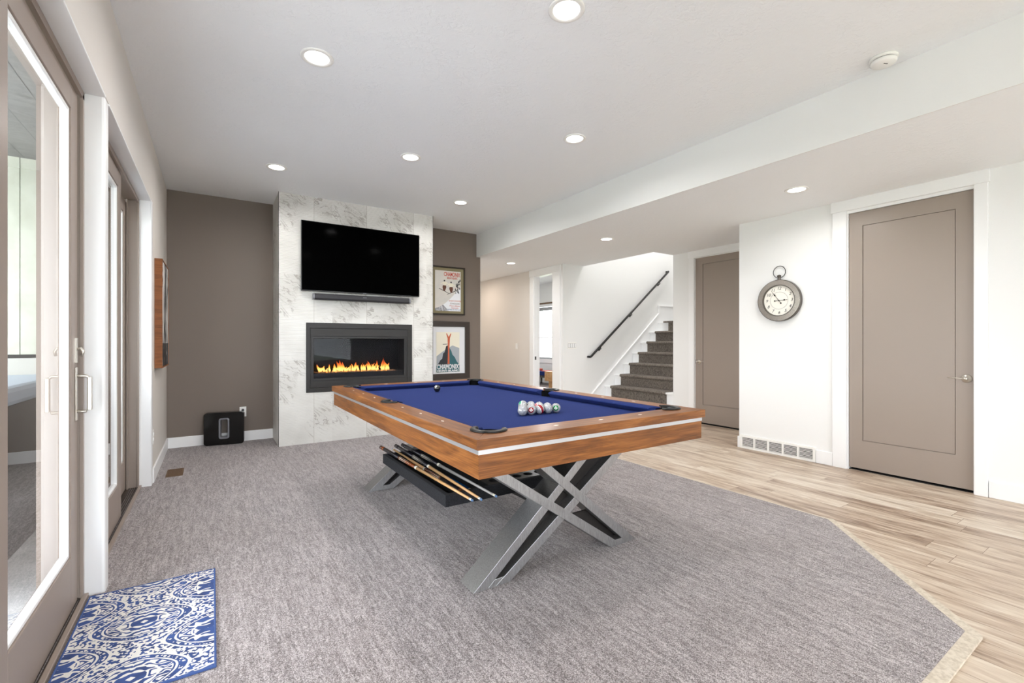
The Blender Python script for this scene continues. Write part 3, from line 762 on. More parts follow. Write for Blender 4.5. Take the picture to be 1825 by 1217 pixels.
# handrail
hr = thing('handrail', (5.65, 6.0, 0.95), 'black round metal handrail fixed up the white stair wall', 'handrail')
yh = 6.005
P = lambda x, z: (x, yh, z)
a0, a1 = (5.60, 0.935), (7.70, 2.605)
def lerp(t): return (a0[0] + (a1[0] - a0[0]) * t, a0[1] + (a1[1] - a0[1]) * t)
bm = BM(); tube(bm, [P(*a0), P(*a1)], 0.020, 14); obj('rail', bm, 'black_metal', hr)
for end, s in ((a0, 1), (a1, -1)):
    bm = BM(); tube(bm, [(end[0], yh, end[1]), (end[0] + s * -0.01, yh + 0.005, end[1] - 0.005 * s), (end[0] - 0.018 * s, yh + 0.067, end[1] - 0.006 * s)], 0.02, 12); obj('rail_return', bm, 'black_metal', hr)
for t_ in (0.11, 0.49, 0.875):
    x, z = lerp(t_)
    bm = BM(); tube(bm, [(x, yh, z - 0.015), (x + 0.012, yh + 0.005, z - 0.05), (x + 0.022, yh + 0.04, z - 0.06), (x + 0.022, 6.071, z - 0.06)], 0.008, 8)
    lathe(bm, [(0, 0), (0.028, 0), (0.028, 0.006), (0.015, 0.012), (0, 0.012)], (x + 0.022, 6.071, z - 0.06), (0, -1, 0), 20)
    obj('bracket', bm, 'black_metal', hr)

# ------------------------------------------------------------------ pool table
TX0, TX1, TY0, TY1, TZ = 0.854, 2.305, 1.550, 4.120, 0.82
TCX, TCY = (TX0 + TX1) / 2, (TY0 + TY1) / 2
pt = thing('pool_table', (TCX, TCY, 0.0), 'walnut pool table with navy cloth and crossed steel legs', 'pool table')
WS, WE = 0.120, 0.137       # wood width on long and short rails
CR = 0.058                  # pocket hole radius
corner = [(TX0 + 0.142, TY0 + 0.155), (TX1 - 0.142, TY0 + 0.155), (TX0 + 0.142, TY1 - 0.155), (TX1 - 0.142, TY1 - 0.155)]
side = [(TX0 + 0.106, TCY), (TX1 - 0.106, TCY)]
holes = [(x, y, CR) for x, y in corner] + [(x, y, CR) for x, y in side]
def cutter(x, y, r, z0=0.5, z1=1.0):
    bm = BM(); lathe(bm, [(0, z0), (r, z0), (r, z1), (0, z1)], (x, y, 0), (0, 0, 1), 40); return bm
# rails: local X runs along the rail so the grain follows it
def local_rail(name, length, prof_pts, z0, z1, origin, rotz, mat, holes_w=(), bevel=0.0, parent=pt):
    """prof_pts: polygon in local (x,y); origin world (x,y)"""
    bm = BM(); prism(bm, prof_pts, z0, z1)
    o = bpy.data.objects.new(name, mesh_of(bm, name, mat)); COL.objects.link(o)
    R_ = Matrix.Translation((origin[0], origin[1], 0)) @ Matrix.Rotation(rotz, 4, 'Z')
    inv = R_.inverted(); cs_ = []
    for (x, y, r) in holes_w:
        p_ = inv @ Vector((x, y, 0)); cs_.append(cutter(p_.x, p_.y, r))
    if cs_: cut(o, cs_)
    o.location = Vector((origin[0], origin[1], 0)) - Vector(parent['_w']); o.rotation_euler = (0, 0, rotz); o.parent = parent
    o['_w'] = (0, 0, 0)
    if bevel:
        b = o.modifiers.new('edge', 'BEVEL'); b.width = bevel; b.segments = 2; b.limit_method = 'ANGLE'; b.angle_limit = math.radians(50)
    return o
LX, LY = TX1 - TX0, TY1 - TY0
ZR0 = 0.778
rails = []
rails.append(local_rail('rail', LX, [(0, 0), (LX, 0), (LX - WS, WE), (WS, WE)], ZR0, TZ, (TX0, TY0), 0, 'walnut', holes, 0.003))
rails.append(local_rail('rail', LX, [(0, 0), (LX, 0), (LX - WS, WE), (WS, WE)], ZR0, TZ, (TX1, TY1), PI, 'walnut', holes, 0.003))
rails.append(local_rail('rail', LY, [(0, 0), (LY, 0), (LY - WE, WS), (WE, WS)], ZR0, TZ, (TX1, TY0), PI / 2, 'walnut', holes, 0.003))
rails.append(local_rail('rail', LY, [(0, 0), (LY, 0), (LY - WE, WS), (WE, WS)], ZR0, TZ, (TX0, TY1), -PI / 2, 'walnut', holes, 0.003))
# aprons and the metal band
I = 0.014; th = 0.03
for (L_, og, rz) in ((LX - 2 * I, (TX0 + I, TY0 + I), 0), (LX - 2 * I, (TX1 - I, TY1 - I), PI), (LY - 2 * I, (TX1 - I, TY0 + I), PI / 2), (LY - 2 * I, (TX0 + I, TY1 - I), -PI / 2)):
    local_rail('apron', L_, [(0, 0), (L_, 0), (L_ - th, th), (th, th)], 0.660, 0.757, og, rz, 'walnut', (), 0.0015)
bm = BM(); i2 = I - 0.002
ring_prism(bm, [(TX0 + i2, TY0 + i2), (TX1 - i2, TY0 + i2), (TX1 - i2, TY1 - i2), (TX0 + i2, TY1 - i2)],
           [(TX0 + .05, TY0 + .05), (TX1 - .05, TY0 + .05), (TX1 - .05, TY1 - .05), (TX0 + .05, TY1 - .05)], 0.757, 0.776)
obj('metal_band', bm, 'aluminium', pt)
obj('frame_underside', box(BM(), TX0 + 0.045, TX1 - 0.045, TY0 + 0.045, TY1 - 0.045, 0.664, 0.69), 'black_plastic', pt)
# cloth bed
bm = BM(); box(bm, TX0 + WS - 0.01, TX1 - WS + 0.01, TY0 + WE - 0.01, TY1 - WE + 0.01, 0.745, 0.776)
o = bpy.data.objects.new('cloth_bed', mesh_of(bm, 'cloth_bed', 'cloth')); COL.objects.link(o)
cut(o, [cutter(*h_) for h_ in holes])
for v in o.data.vertices: v.co -= Vector(pt['_w'])
o.parent = pt
# cushions
def cushion(p0, p1, inward, s0=0.9, s1=0.9):
    p0, p1, nrm = Vector(p0), Vector(p1), Vector(inward); d = (p1 - p0).normalized()
    prof = [(0.0, 0.819), (0.030, 0.816), (0.047, 0.811), (0.050, 0.805), (0.046, 0.799), (0.018, 0.777), (0.0, 0.777)]
    bm = BM(); A_ = []; B_ = []
    for q, z in prof:
        a = p0 + d * q * s0 + nrm * q; b = p1 - d * q * s1 + nrm * q
        A_.append(bm.verts.new((a.x, a.y, z))); B_.append(bm.verts.new((b.x, b.y, z)))
    n = len(prof)
    for i in range(n): f_ = bm.faces.new([A_[i], A_[(i + 1) % n], B_[(i + 1) % n], B_[i]])
    bm.faces.new(A_); bm.faces.new(B_[::-1])
    return obj('cushion', bm, 'cloth', pt)
ix0, ix1, iy0, iy1 = TX0 + WS, TX1 - WS, TY0 + WE, TY1 - WE
e = 0.074; es = 0.058
cushion((ix0 + e, iy0), (ix1 - e, iy0), (0, 1)); cushion((ix1 - e, iy1), (ix0 + e, iy1), (0, -1))
for xw, nn in ((ix0, (1, 0)), (ix1, (-1, 0))):
    cushion((xw, iy0 + e), (xw, TCY - es), nn, 0.9, 0.35); cushion((xw, TCY + es), (xw, iy1 - e), nn, 0.35, 0.9)
# pockets
def pocket(x, y, ang, span):
    bm = BM()
    n = 28; ro, ri = 0.081, 0.057
    prof = [(ri, 0.790), (ri - 0.002, 0.824), (ri + 0.004, 0.829), (ro - 0.006, 0.829), (ro, 0.825), (ro, 0.8195), (ri + 0.004, 0.8195), (ri + 0.002, 0.79)]
    rings = []
    for i in range(n + 1):
        a = ang - span + 2 * span * i / n; taper = 1.0 if 0 < i < n else 0.8
        rings.append([bm.verts.new((x + math.cos(a) * (ri + (r - ri) * taper), y + math.sin(a) * (ri + (r - ri) * taper), z)) for r, z in prof])
    for i in range(n):
        for k in range(len(prof)):
            k2 = (k + 1) % len(prof); f_ = bm.faces.new([rings[i][k], rings[i][k2], rings[i + 1][k2], rings[i + 1][k]]); f_.smooth = True
    bm.faces.new(rings[0]); bm.faces.new(rings[-1][::-1])
    pk = obj('pocket', bm, 'black_leather', pt, label='black leather pocket')
    bm = BM(); lathe(bm, [(0.0575, 0.812), (0.055, 0.74), (0.052, 0.69), (0.03, 0.672), (0, 0.67)], (x, y, 0), (0, 0, 1), 28)
    o = obj('pocket_liner', bm, 'pocket_inside', pt)
for (x, y), a in zip(corner, (225, -45, 135, 45)): pocket(x, y, math.radians(a), math.radians(112))
for (x, y), a in zip(side, (180, 0)): pocket(x, y, math.radians(a), math.radians(88))
# sights
def sight(x, y, alongx):
    bm = BM(); a, b = (0.016, 0.0062) if alongx else (0.0062, 0.016)
    prism(bm, [(x - a, y), (x, y - b), (x + a, y), (x, y + b)], 0.8195, 0.8209); obj('rail_sight', bm, 'pearl', pt)
nlx0, nlx1, nly0, nly1 = ix0 + 0.05, ix1 - 0.05, iy0 + 0.05, iy1 - 0.05
for k in (1, 2, 3):
    xx = nlx0 + (nlx1 - nlx0) * k / 4
    sight(xx, TY0 + 0.075, True); sight(xx, TY1 - 0.075, True)
for k in (1, 2, 3, 5, 6, 7):
    yy = nly0 + (nly1 - nly0) * k / 8
    sight(TX0 + 0.066, yy, False); sight(TX1 - 0.066, yy, False)
# crossed legs: each beam is two flat bars with a slot between
ZL = 0.662
def beam(y0, y1, mirror, web_full):
    c = TCX; sg = -1 if mirror else 1
    X = lambda v: c + sg * v
    def line(b, t54, z): return b + (t54 - b) * z / 0.54
    e_ = 0.014
    s1 = (-0.553 - e_, 0.083, -0.476 - e_, 0.155); s2 = (-0.436 - e_, 0.351, -0.350 - e_, 0.434)
    bm = BM()
    for (bl, tl, br, tr_) in (s1, s2):
        prism(bm, [(X(line(bl, tl, 0.012)), 0.012), (X(line(br, tr_, 0.012)), 0.012), (X(line(br, tr_, ZL)), ZL), (X(line(bl, tl, ZL)), ZL)], y0, y1, 'y')
    prism(bm, [(X(line(-.476 - e_, .155, 0.012)), 0.012), (X(line(-.436 - e_, .351, 0.012)), 0.012), (X(line(-.436 - e_, .351, 0.047)), 0.047), (X(line(-.476 - e_, .155, 0.047)), 0.047)], y0 + 0.0005, y1 - 0.0005, 'y')
    leg = obj('leg', bm, 'steel', pt, bevel=0.0012)
    z1 = ZL if web_full else 0.24
    ym = y0 + 0.055
    bm = BM(); prism(bm, [(X(line(-.479 - e_, .152, 0.046)), 0.046), (X(line(-.433 - e_, .354, 0.046)), 0.046), (X(line(-.433 - e_, .354, z1)), z1), (X(line(-.479 - e_, .152, z1)), z1)], ym, ym + 0.01, 'y')
    o = obj('slot_web', bm, 'steel_inner', leg)
    return leg
for (ya, front) in ((1.898, True), (3.632, False)):
    beam(ya + 0.003, ya + 0.143, False, True)
    beam(ya, ya + 0.1405, True, False)
# tray under the table
TZ0, TZ1 = 0.292, 0.360
tx0, tx1, ty0, ty1 = 1.066, 2.094, 2.292, 3.392
bm = BM(); w = 0.026
ring_prism(bm, [(tx0, ty0), (tx1, ty0), (tx1, ty1), (tx0, ty1)], [(tx0 + w, ty0 + w), (tx1 - w, ty0 + w), (tx1 - w, ty1 - w), (tx0 + w, ty1 - w)], TZ0, TZ1)
box(bm, tx0 + 0.005, tx1 - 0.005, ty0 + 0.005, ty1 - 0.005, TZ0 + 0.002, TZ0 + 0.014)
tray = obj('storage_tray', bm, 'tray', pt, label='black felt lined tray slung between the legs', bevel=0.002)
bm = BM(); box(bm, 1.36, 2.05, 2.325, 2.46, TZ0 + 0.014, TZ1 - 0.004)
o = bpy.data.objects.new('ball_holder', mesh_of(bm, 'ball_holder', 'black_plastic')); COL.objects.link(o)
cut(o, [cutter(1.43 + 0.085 * i, 2.392, 0.031, 0.325, 0.5) for i in range(7)])
for v in o.data.vertices: v.co -= Vector(pt['_w'])
o.parent = tray
obj('tray_support', box(BM(), TCX - 0.03, TCX + 0.03, 2.03, 3.64, 0.262, 0.292), 'black_metal', pt)

# balls ---------------------------------------------------------------------
BR = 0.0283; ZC = 0.776 + BR
meshes = {}
def ball(x, y, mat, label, rot, group=None):
    if mat not in meshes:
        bm = BM(); bmesh.ops.create_uvsphere(bm, u_segments=32, v_segments=20, radius=BR)
        for f_ in bm.faces: f_.smooth = True
        meshes[mat] = mesh_of(bm, 'billiard_ball', mat)
    o = bpy.data.objects.new('billiard_ball', meshes[mat]); COL.objects.link(o)
    o.location = (x, y, ZC + 0.0002); o.rotation_euler = rot
    tag(o, label, 'ball', group); return o
def facing(x, y, dz=0.25, du=0.0):
    """rotation that turns local +X toward the camera"""
    d = Vector((-x, -y, 1.2 - ZC)); d.normalize(); d = (d + Vector((0, 0, dz)) + Vector((math.cos(-0.58), math.sin(-0.58), 0)) * du).normalized()
    return d.to_track_quat('X', 'Z').to_euler()
pitch = 2 * BR + 0.0004; ang = math.radians(-5.0)
ox, oy = 1.484, 2.158
spec = {(0, 0): ('ball_plain', 'plain silver billiard ball at the left end of the long near row'),
        (0, 1): ('ball_red_logo', 'silver billiard ball with a dark red round emblem facing out'),
        (0, 2): ('ball_red_stripe', 'silver billiard ball with a dark red stripe in the near row'),
        (0, 3): ('ball_plain', 'plain silver billiard ball between the red striped and green emblem balls'),
        (0, 4): ('ball_green_logo', 'silver billiard ball with a green round emblem at the right end'),
        (1, 0): ('ball_plain', 'silver billiard ball behind the plain ball and the red emblem ball'),
        (1, 1): ('ball_black_stripe', 'black banded silver ball tucked behind the red emblem ball'),
        (1, 2): ('ball_pink_stripe', 'pink banded silver ball behind the dark red striped ball'),
        (1, 3): ('ball_plain', 'plain silver ball behind the green emblem ball'),
        (2, 0): ('ball_plain', 'plain silver ball on the left flank, middle row of the rack'),
        (2, 2): ('ball_pink_stripe', 'pink banded silver ball on the right flank, middle row of the rack'),
        (3, 0): ('ball_green_stripe', 'silver ball with green band, left of the last pair before the rack tip'),
        (3, 1): ('ball_black_stripe', 'black banded silver ball, right of the last pair before the rack tip'),
        (4, 0): ('ball_green_stripe', 'green banded silver ball at the far tip of the rack')}
for (r_, k_), (mt_, lb_) in spec.items():
    lx, ly = pitch * (k_ + 0.5 * r_), pitch * 0.8665 * r_
    x = ox + lx * math.cos(ang) - ly * math.sin(ang); y = oy + lx * math.sin(ang) + ly * math.cos(ang)
    if 'logo' in mt_: rot = facing(x, y, 0.0, 0.0)
    elif mt_ == 'ball_red_stripe': rot = (math.radians(25), math.radians(70), math.radians(30))
    elif mt_ == 'ball_green_stripe': rot = (math.radians(60), math.radians(35), 0)
    else: rot = (random.uniform(0.3, 1.1), random.uniform(-0.5, 0.5), random.uniform(0, 3))
    ball(x, y, mt_, lb_, rot, 'speckled balls racked in a triangle')
ball(1.585, 3.576, 'ball_black', 'black eight ball alone near the far end of the cloth', facing(1.585, 3.576, 0.8, -0.5))

# cues ------------------------------------------------------------------------
def cue(p_butt, p_tip, wrap, fore, shaft, label, L=None, name='pool_cue'):
    p0, p1 = Vector(p_butt), Vector(p_tip); L = (p1 - p0).length
    t_ = thing(name, tuple(p0), label, 'cue', 'pool cues lying in the tray')
    t_.rotation_mode = 'QUATERNION'; t_.rotation_quaternion = (p1 - p0).to_track_quat('X', 'Z')
    R = lambda s_: 0.0145 + (0.0062 - 0.0145) * s_
    def seg(nm, a, b, mat, extra=0.0, lab=None):
        bm = BM(); lathe(bm, [(0, a * L), (R(a) + extra, a * L), (R(b) + extra, b * L), (0, b * L)], (0, 0, 0), (1, 0, 0), 16)
        return obj(nm, bm, mat, t_, local=True, label=lab)
    seg('bumper', 0, 0.012, 'black_leather'); seg('butt_sleeve', 0.012, 0.06, fore); seg('wrap', 0.06, 0.27, wrap)
    f_ = seg('forearm', 0.27, 0.475, fore)
    bm = BM()
    for k in range(8):
        a = k * PI / 4
        for w_ in (0.012,):
            c0 = Vector((0.285 * L, math.cos(a) * (R(0.285) + 0.0002), math.sin(a) * (R(0.285) + 0.0002)))
            c1 = Vector((0.285 * L, math.cos(a + 0.3) * (R(0.285) + 0.0002), math.sin(a + 0.3) * (R(0.285) + 0.0002)))
            c2 = Vector((0.43 * L, math.cos(a + 0.15) * (R(0.43) + 0.0003), math.sin(a + 0.15) * (R(0.43) + 0.0003)))
            bm.faces.new([bm.verts.new(c0), bm.verts.new(c1), bm.verts.new(c2)])
    pn = obj('inlay_points', bm, 'cue_ivory', f_, local=True)
    seg('joint_collar', 0.475, 0.492, 'cue_ivory', 0.0006); seg('shaft', 0.492, 0.975, shaft)
    seg('ferrule', 0.975, 0.991, 'cue_ivory'); seg('tip', 0.991, 1.0, 'cue_tip')
    return t_
Zq = TZ1 + 0.0135
cue((1.099, 3.545, Zq + 0.003), (1.139, 2.115, Zq - 0.005), 'cue_black', 'cue_wood', 'maple', 'black wrapped pool cue with tan shaft, outermost on the left tray edge')
cue((1.214, 3.530, Zq + 0.003), (1.184, 2.100, Zq - 0.005), 'cue_black', 'cue_black', 'maple', 'black pool cue with a tan shaft, second from the left tray edge')
cue((1.214, 2.345, 0.3235), (1.161, 3.455, 0.3730), 'cue_black', 'cue_wood', 'maple', 'pool cue lying reversed, its brown butt toward the near end of the tray')
cue((1.268, 3.530, Zq + 0.003), (1.276, 2.100, Zq - 0.005), 'cue_black', 'cue_black', 'maple_grey', 'pool cue with a grey shaft, innermost and nearest the table centre')
# blue butt half
p0, p1 = Vector((1.268, 2.345, 0.3225)), Vector((1.262, 3.06, 0.3225))
t_ = thing('cue_butt', tuple(p0), 'glossy blue cue butt half lying low in the tray under the grey cue', 'cue')
t_.rotation_mode = 'QUATERNION'; t_.rotation_quaternion = (p1 - p0).to_track_quat('X', 'Z')
for nm, a, b, r0, r1, mt_ in (('bumper', 0, .015, .014, .0148, 'black_leather'), ('butt_sleeve', .015, .05, .0148, .0145, 'cue_ivory'), ('handle', .05, .70, .0145, .0108, 'cue_blue'), ('joint_collar', .70, .715, .0112, .0112, 'cue_ivory')):
    bm = BM(); lathe(bm, [(0, a), (r0, a), (r1, b), (0, b)], (0, 0, 0), (1, 0, 0), 16); obj(nm, bm, mt_, t_, local=True)

# ------------------------------------------------------------------ television, sound bar, fire
tv = thing('television', (1.56, 5.70, 1.782), 'large black flat screen hung on the marble chimney breast', 'television')
obj('casing', box(BM(), 0.849, 2.276, 5.698, 5.732, 1.783, 2.594), 'black_plastic', tv, bevel=0.004)
obj('screen', box(BM(), 0.856, 2.269, 5.6955, 5.699, 1.795, 2.588), 'tv_screen', tv)
obj('wall_mount', box(BM(), 1.36, 1.76, 5.732, 5.756, 2.02, 2.36), 'black_metal', tv)
bm = BM(); box(bm, 1.545, 1.585, 5.6945, 5.697, 1.7860, 1.7915); obj('maker_mark', bm, 'grey_plastic', tv)
sb = thing('sound_bar', (1.55, 5.68, 1.70), 'slim dark sound bar mounted under the television', 'speaker')
bm = BM(); prism(bm, [(5.64 + 0.012, 1.686), (5.715, 1.686), (5.715, 1.758), (5.672, 1.758), (5.652, 1.752), (5.642, 1.738), (5.640, 1.702)], 0.985, 2.118, 'x'); obj('body', bm, 'soundbar_cloth', sb, bevel=0.003)
for xa, xb in ((0.968, 0.985), (2.118, 2.135)):
    bm = BM(); prism(bm, [(5.652, 1.686), (5.715, 1.686), (5.715, 1.756), (5.672, 1.757), (5.652, 1.751), (5.643, 1.738), (5.641, 1.702)], xa, xb, 'x'); obj('end_cap', bm, 'grey_plastic', sb, bevel=0.002)
obj('maker_mark', box(BM(), 1.53, 1.575, 5.638, 5.6405, 1.728, 1.734), 'grey_plastic', sb)
for xa in (1.1, 1.98): obj('bracket', box(BM(), xa, xa + 0.04, 5.70, 5.757, 1.70, 1.75), 'black_metal', sb)

fp = thing('fireplace', (1.55, 5.755, 0.604), 'wide dark gas fireplace with a row of orange flames', 'fireplace')
R4 = lambda x0, x1, z0, z1: [(x0, z0), (x1, z0), (x1, z1), (x0, z1)]
bm = BM(); ring_prism(bm, R4(0.909, 2.193, 0.604, 1.42), R4(0.953, 2.134, 0.655, 1.357), 5.742, 5.758, 'y'); obj('outer_surround', bm, 'insert', fp, bevel=0.003)
bm = BM(); ring_prism(bm, R4(0.955, 2.132, 0.657, 1.355), R4(0.968, 2.116, 0.735, 1.262), 5.747, 5.76, 'y'); obj('inner_surround', bm, 'insert', fp, bevel=0.002)
bm = BM(); ring_prism(bm, R4(0.968, 2.116, 0.735, 1.262), R4(0.992, 2.088, 0.765, 1.236), 5.752, 5.77, 'y'); obj('glass_frame', bm, 'black_metal', fp, bevel=0.003)
bm = BM()
fz0, fz1, fyb = 0.70, 1.25, 6.08
box(bm, 0.96, 2.12, 5.765, fyb + 0.02, 0.66, 0.70); box(bm, 0.96, 2.12, 5.765, fyb + 0.02, 1.25, 1.29)
box(bm, 0.94, 0.96, 5.765, fyb + 0.02, 0.66, 1.29); box(bm, 2.12, 2.14, 5.765, fyb + 0.02, 0.66, 1.29)
obj('firebox', bm, 'firebox', fp)
obj('rear_panel', box(BM(), 0.96, 2.12, fyb, fyb + 0.02, 0.70, 1.25), 'firebox_back', fp)
obj('burner_ledge', box(BM(), 0.965, 2.115, 5.80, 6.02, 0.70, 0.822), 'firebox', fp, bevel=0.004)
bm = BM()
random.seed(3)
for i in range(420):
    x = random.uniform(1.03, 2.02); y = random.uniform(5.83, 5.97); s_ = random.uniform(0.005, 0.010)
    bmesh.ops.create_icosphere(bm, subdivisions=1, radius=s_, matrix=Matrix.Translation((x, y, 0.822 + s_ * 0.5)) @ Matrix.Rotation(random.uniform(0, 3), 4, 'X'))
obj('ember_bed', bm, 'embers', fp, kind='stuff')
obj('fire_glass', box(BM(), 0.985, 2.095, 5.760, 5.764, 0.758, 1.243), 'fire_glass', fp)
random.seed(11)
fl = [(1.09, .07), (1.13, .09), (1.16, .06), (1.205, .11), (1.24, .09), (1.275, .13), (1.31, .15), (1.335, .17), (1.37, .14), (1.405, .07), (1.44, .09), (1.475, .11), (1.505, .13), (1.54, .10), (1.575, .12),
      (1.61, .10), (1.64, .08), (1.665, .13), (1.70, .14), (1.735, .10), (1.765, .08), (1.795, .15), (1.83, .19), (1.86, .16), (1.895, .13), (1.93, .09)]
rf = random.Random(5)
fl += [(rf.uniform(1.08, 1.93), rf.uniform(0.05, 0.12)) for _ in range(26)]
for i, (x, hgt) in enumerate(fl):
    y = 5.86 + 0.08 * random.random(); hgt *= 0.92; r0 = random.uniform(0.013, 0.021)
    lean = random.uniform(-0.018, 0.018); bm = BM(); pts = []; rr = []
    for k in range(8):
        u = k / 7
        pts.append((x + lean * u * u * 2 + 0.006 * math.sin(u * 5 + i), y + 0.004 * math.sin(u * 4 + i), 0.822 + hgt * u))
        rr.append(max(0.0006, r0 * (0.55 + 1.4 * u - 1.95 * u * u) if u < 0.95 else 0.0006))
    tube(bm, pts, rr, 10)
    obj('flame', bm, 'flame', fp, origin=(x, y, 0.822))

# ------------------------------------------------------------------ framed posters
def framed(name, x0, x1, z0, z1, fw, fmat, mmat, px0, px1, pz0, pz1, pmat, label, y=6.35):
    t_ = thing(name, ((x0 + x1) / 2, y, z0), label, 'framed picture')
    bm = BM(); ring_prism(bm, R4(x0, x1, z0, z1), R4(x0 + fw, x1 - fw, z0 + fw, z1 - fw), y - 0.03, y - 0.002, 'y'); obj('picture_frame', bm, fmat, t_, bevel=0.003)
    obj('mat_board', box(BM(), x0 + fw, x1 - fw, y - 0.014, y - 0.004, z0 + fw, z1 - fw), mmat, t_)
    ps = obj('poster', box(BM(), px0, px1, y - 0.016, y - 0.0135, pz0, pz1), pmat, t_)
    return t_, ps
m = M('slope_art', g(0.7), 0.6); p = m.pos(); x, y, z = m.sep(p)
edge = m.math('SUBTRACT', z, m.math('ADD', 1.70, m.math('MULTIPLY', m.math('POWER', m.math('SUBTRACT', x, 2.77, clamp=True), 1.6), 1.35)))
n = m.noise(m.mapping(p, (3, 1, 1), (0, 0, 0), (0, 0.7, 0)), 12, 4, 0.6)
sky = m.ramp(m.noise(p, 5, 3), [(0.3, srgb(206, 204, 198)), (0.7, srgb(222, 214, 206))])
rock = m.ramp(n, [(0.42, srgb(70, 66, 70)), (0.56, srgb(190, 190, 196))])
inside = m.math('LESS_THAN', edge, 0)
snow = m.mix(m.math('MULTIPLY', m.step(m.math('ADD', m.math('SUBTRACT', x, 2.78), m.math('SUBTRACT', z, 1.68)), 0.20), 0.85), srgb(232, 234, 238), rock)
m.color(m.mix(inside, sky, snow)); MT['slope_art'] = m.m
t1, ps1 = framed('framed_poster', 2.44, 3.272, 1.603, 2.335, 0.022, 'frame_black', 'mat_olive', 2.775, 3.200, 1.662, 2.268, 'slope_art', 'dark framed ski poster with olive mat, upper of the two')
yw = 6.3335
def put_text(txt, cx, cz, size, mat, width, parent, y=yw, bold=0.0, shear=0.0, nm='lettering'):
    bm = text_bm(txt, size, shear, bold, width); xf(bm, Matrix.Translation((cx, y, cz)) @ Matrix.Rotation(PI / 2, 4, 'X'))
    return obj(nm, bm, mat, parent)
put_text('CHAMONIX', 3.055, 2.215, 0.088, 'red_ink', 0.27, ps1, bold=0.002)
put_text('MONT-BLANC', 3.06, 2.160, 0.045, 'red_ink', 0.17, ps1, bold=0.001)
for i, (tx, zz, wd, mt_) in enumerate((('SPORTS D\'HIVER', 1.815, .20, 'orange_ink'), ('CONCOURS', 1.775, .16, 'brown_ink'), ('Mont-Blanc', 1.742, .17, 'red_ink'), ('Chamonix', 1.712, .12, 'red_ink'), ('CHEMINS DE FER P.L.M.', 1.683, .24, 'blue_ink'))):
    put_text(tx, 3.10 - (0.02 if i == 4 else 0), zz, 0.034, mt_, wd, ps1)
def flat(nm, mat, pts, yy, parent, dx=0, dz=0, f=1, sc=1.0):
    b_ = BM(); b_.faces.new([b_.verts.new((dx + f * x_ * sc, yy, dz + z_ * sc)) for x_, z_ in pts]); return obj(nm, b_, mat, parent)
for cx, cz, f in ((2.925, 1.99, 1), (3.04, 1.97, -1)):   # two generic skiers as simple flat silhouettes
    flat('skier_ski', 'dark_ink', [(-.09, .004), (.07, -.062), (.072, -.055), (-.085, .012)], yw, ps1, cx, cz, f)
    flat('skier_legs', 'brown_ink', [(-.018, -.022), (.010, -.030), (.034, .03), (.026, .06), (-.022, .062), (-.03, .03)], yw - 0.0002, ps1, cx, cz, f)
    flat('skier_jacket', 'cream_ink', [(-.024, .058), (.028, .056), (.040, .088), (.070, .070), (.074, .078), (.040, .108), (.010, .118), (-.018, .108), (-.062, .082), (-.06, .074), (-.02, .084)], yw - 0.0003, ps1, cx, cz, f)
    flat('skier_head', 'dark_ink', [(-.008, .116), (.012, .116), (.016, .132), (.004, .142), (-.010, .134)], yw - 0.0004, ps1, cx, cz, f)
bm = BM()
for i in range(26):
    cx = 3.09 + 0.1 * random.random(); cz = 1.93 + 0.22 * random.random() * (cx - 3.02) / 0.17; s_ = 0.012 + 0.012 * random.random()
    bm.faces.new([bm.verts.new((cx - s_ * 0.5, yw + 0.0002, cz)), bm.verts.new((cx + s_ * 0.5, yw + 0.0002, cz)), bm.verts.new((cx, yw + 0.0002, cz + s_ * 2))])
obj('fir_shapes', bm, 'dark_ink', ps1)

t2, ps2 = framed('framed_poster', 2.40, 3.352, 0.632, 1.505, 0.082, 'frame_dark', 'mat_white', 2.795, 3.180, 0.735, 1.342, 'cream_ink', 'wide dark framed poster with white mat, lower of the two')
put = lambda mat, pts, yy, nm: obj(nm, (lambda b: (b.faces.new([b.verts.new((x_, yy, z_)) for x_, z_ in pts]), b)[1])(BM()), mat, ps2)
put('grey_ink', [(2.80, 0.80), (3.175, 0.80), (3.175, 1.10), (3.06, 1.14), (2.90, 1.05), (2.80, 0.98)], yw - 0.0002, 'haze_shape')
put('dark_ink', [(2.81, 0.84), (2.86, 0.92), (2.89, 0.94), (2.905, 1.02), (2.93, 1.04), (2.955, 1.13), (3.0, 1.15), (3.01, 1.08), (3.02, 0.86)], yw - 0.0004, 'mountain_shape')
put('teal_ink', [(2.97, 0.84), (3.0, 1.12), (3.04, 1.06), (3.06, 1.0), (3.10, 0.96), (3.13, 0.90), (3.17, 0.85)], yw - 0.0006, 'slope_shape')
put('orange_ink', [(2.978, 0.86), (3.012, 0.86), (3.008, 1.05), (3.018, 1.25), (3.04, 1.318), (3.03, 1.325), (2.998, 1.27), (2.966, 1.325), (2.955, 1.318), (2.978, 1.25), (2.985, 1.05)], yw - 0.0008, 'ski_shape')
put('dark_ink', [(2.90, 1.155), (2.978, 1.158), (2.978, 1.166), (2.90, 1.162)], yw - 0.0008, 'branch_shape')
put('teal_ink', [(2.797, 0.737), (3.178, 0.737), (3.178, 0.838), (2.797, 0.838)], yw - 0.0003, 'title_band')
put_text('CHAMONIX', 2.988, 0.815, 0.10, 'mat_white', 0.365, ps2, y=yw - 0.0016, bold=0.003)
put_text('MONT-BLANC', 2.988, 0.757, 0.038, 'mat_white', 0.355, ps2, y=yw - 0.0016, bold=0.002)

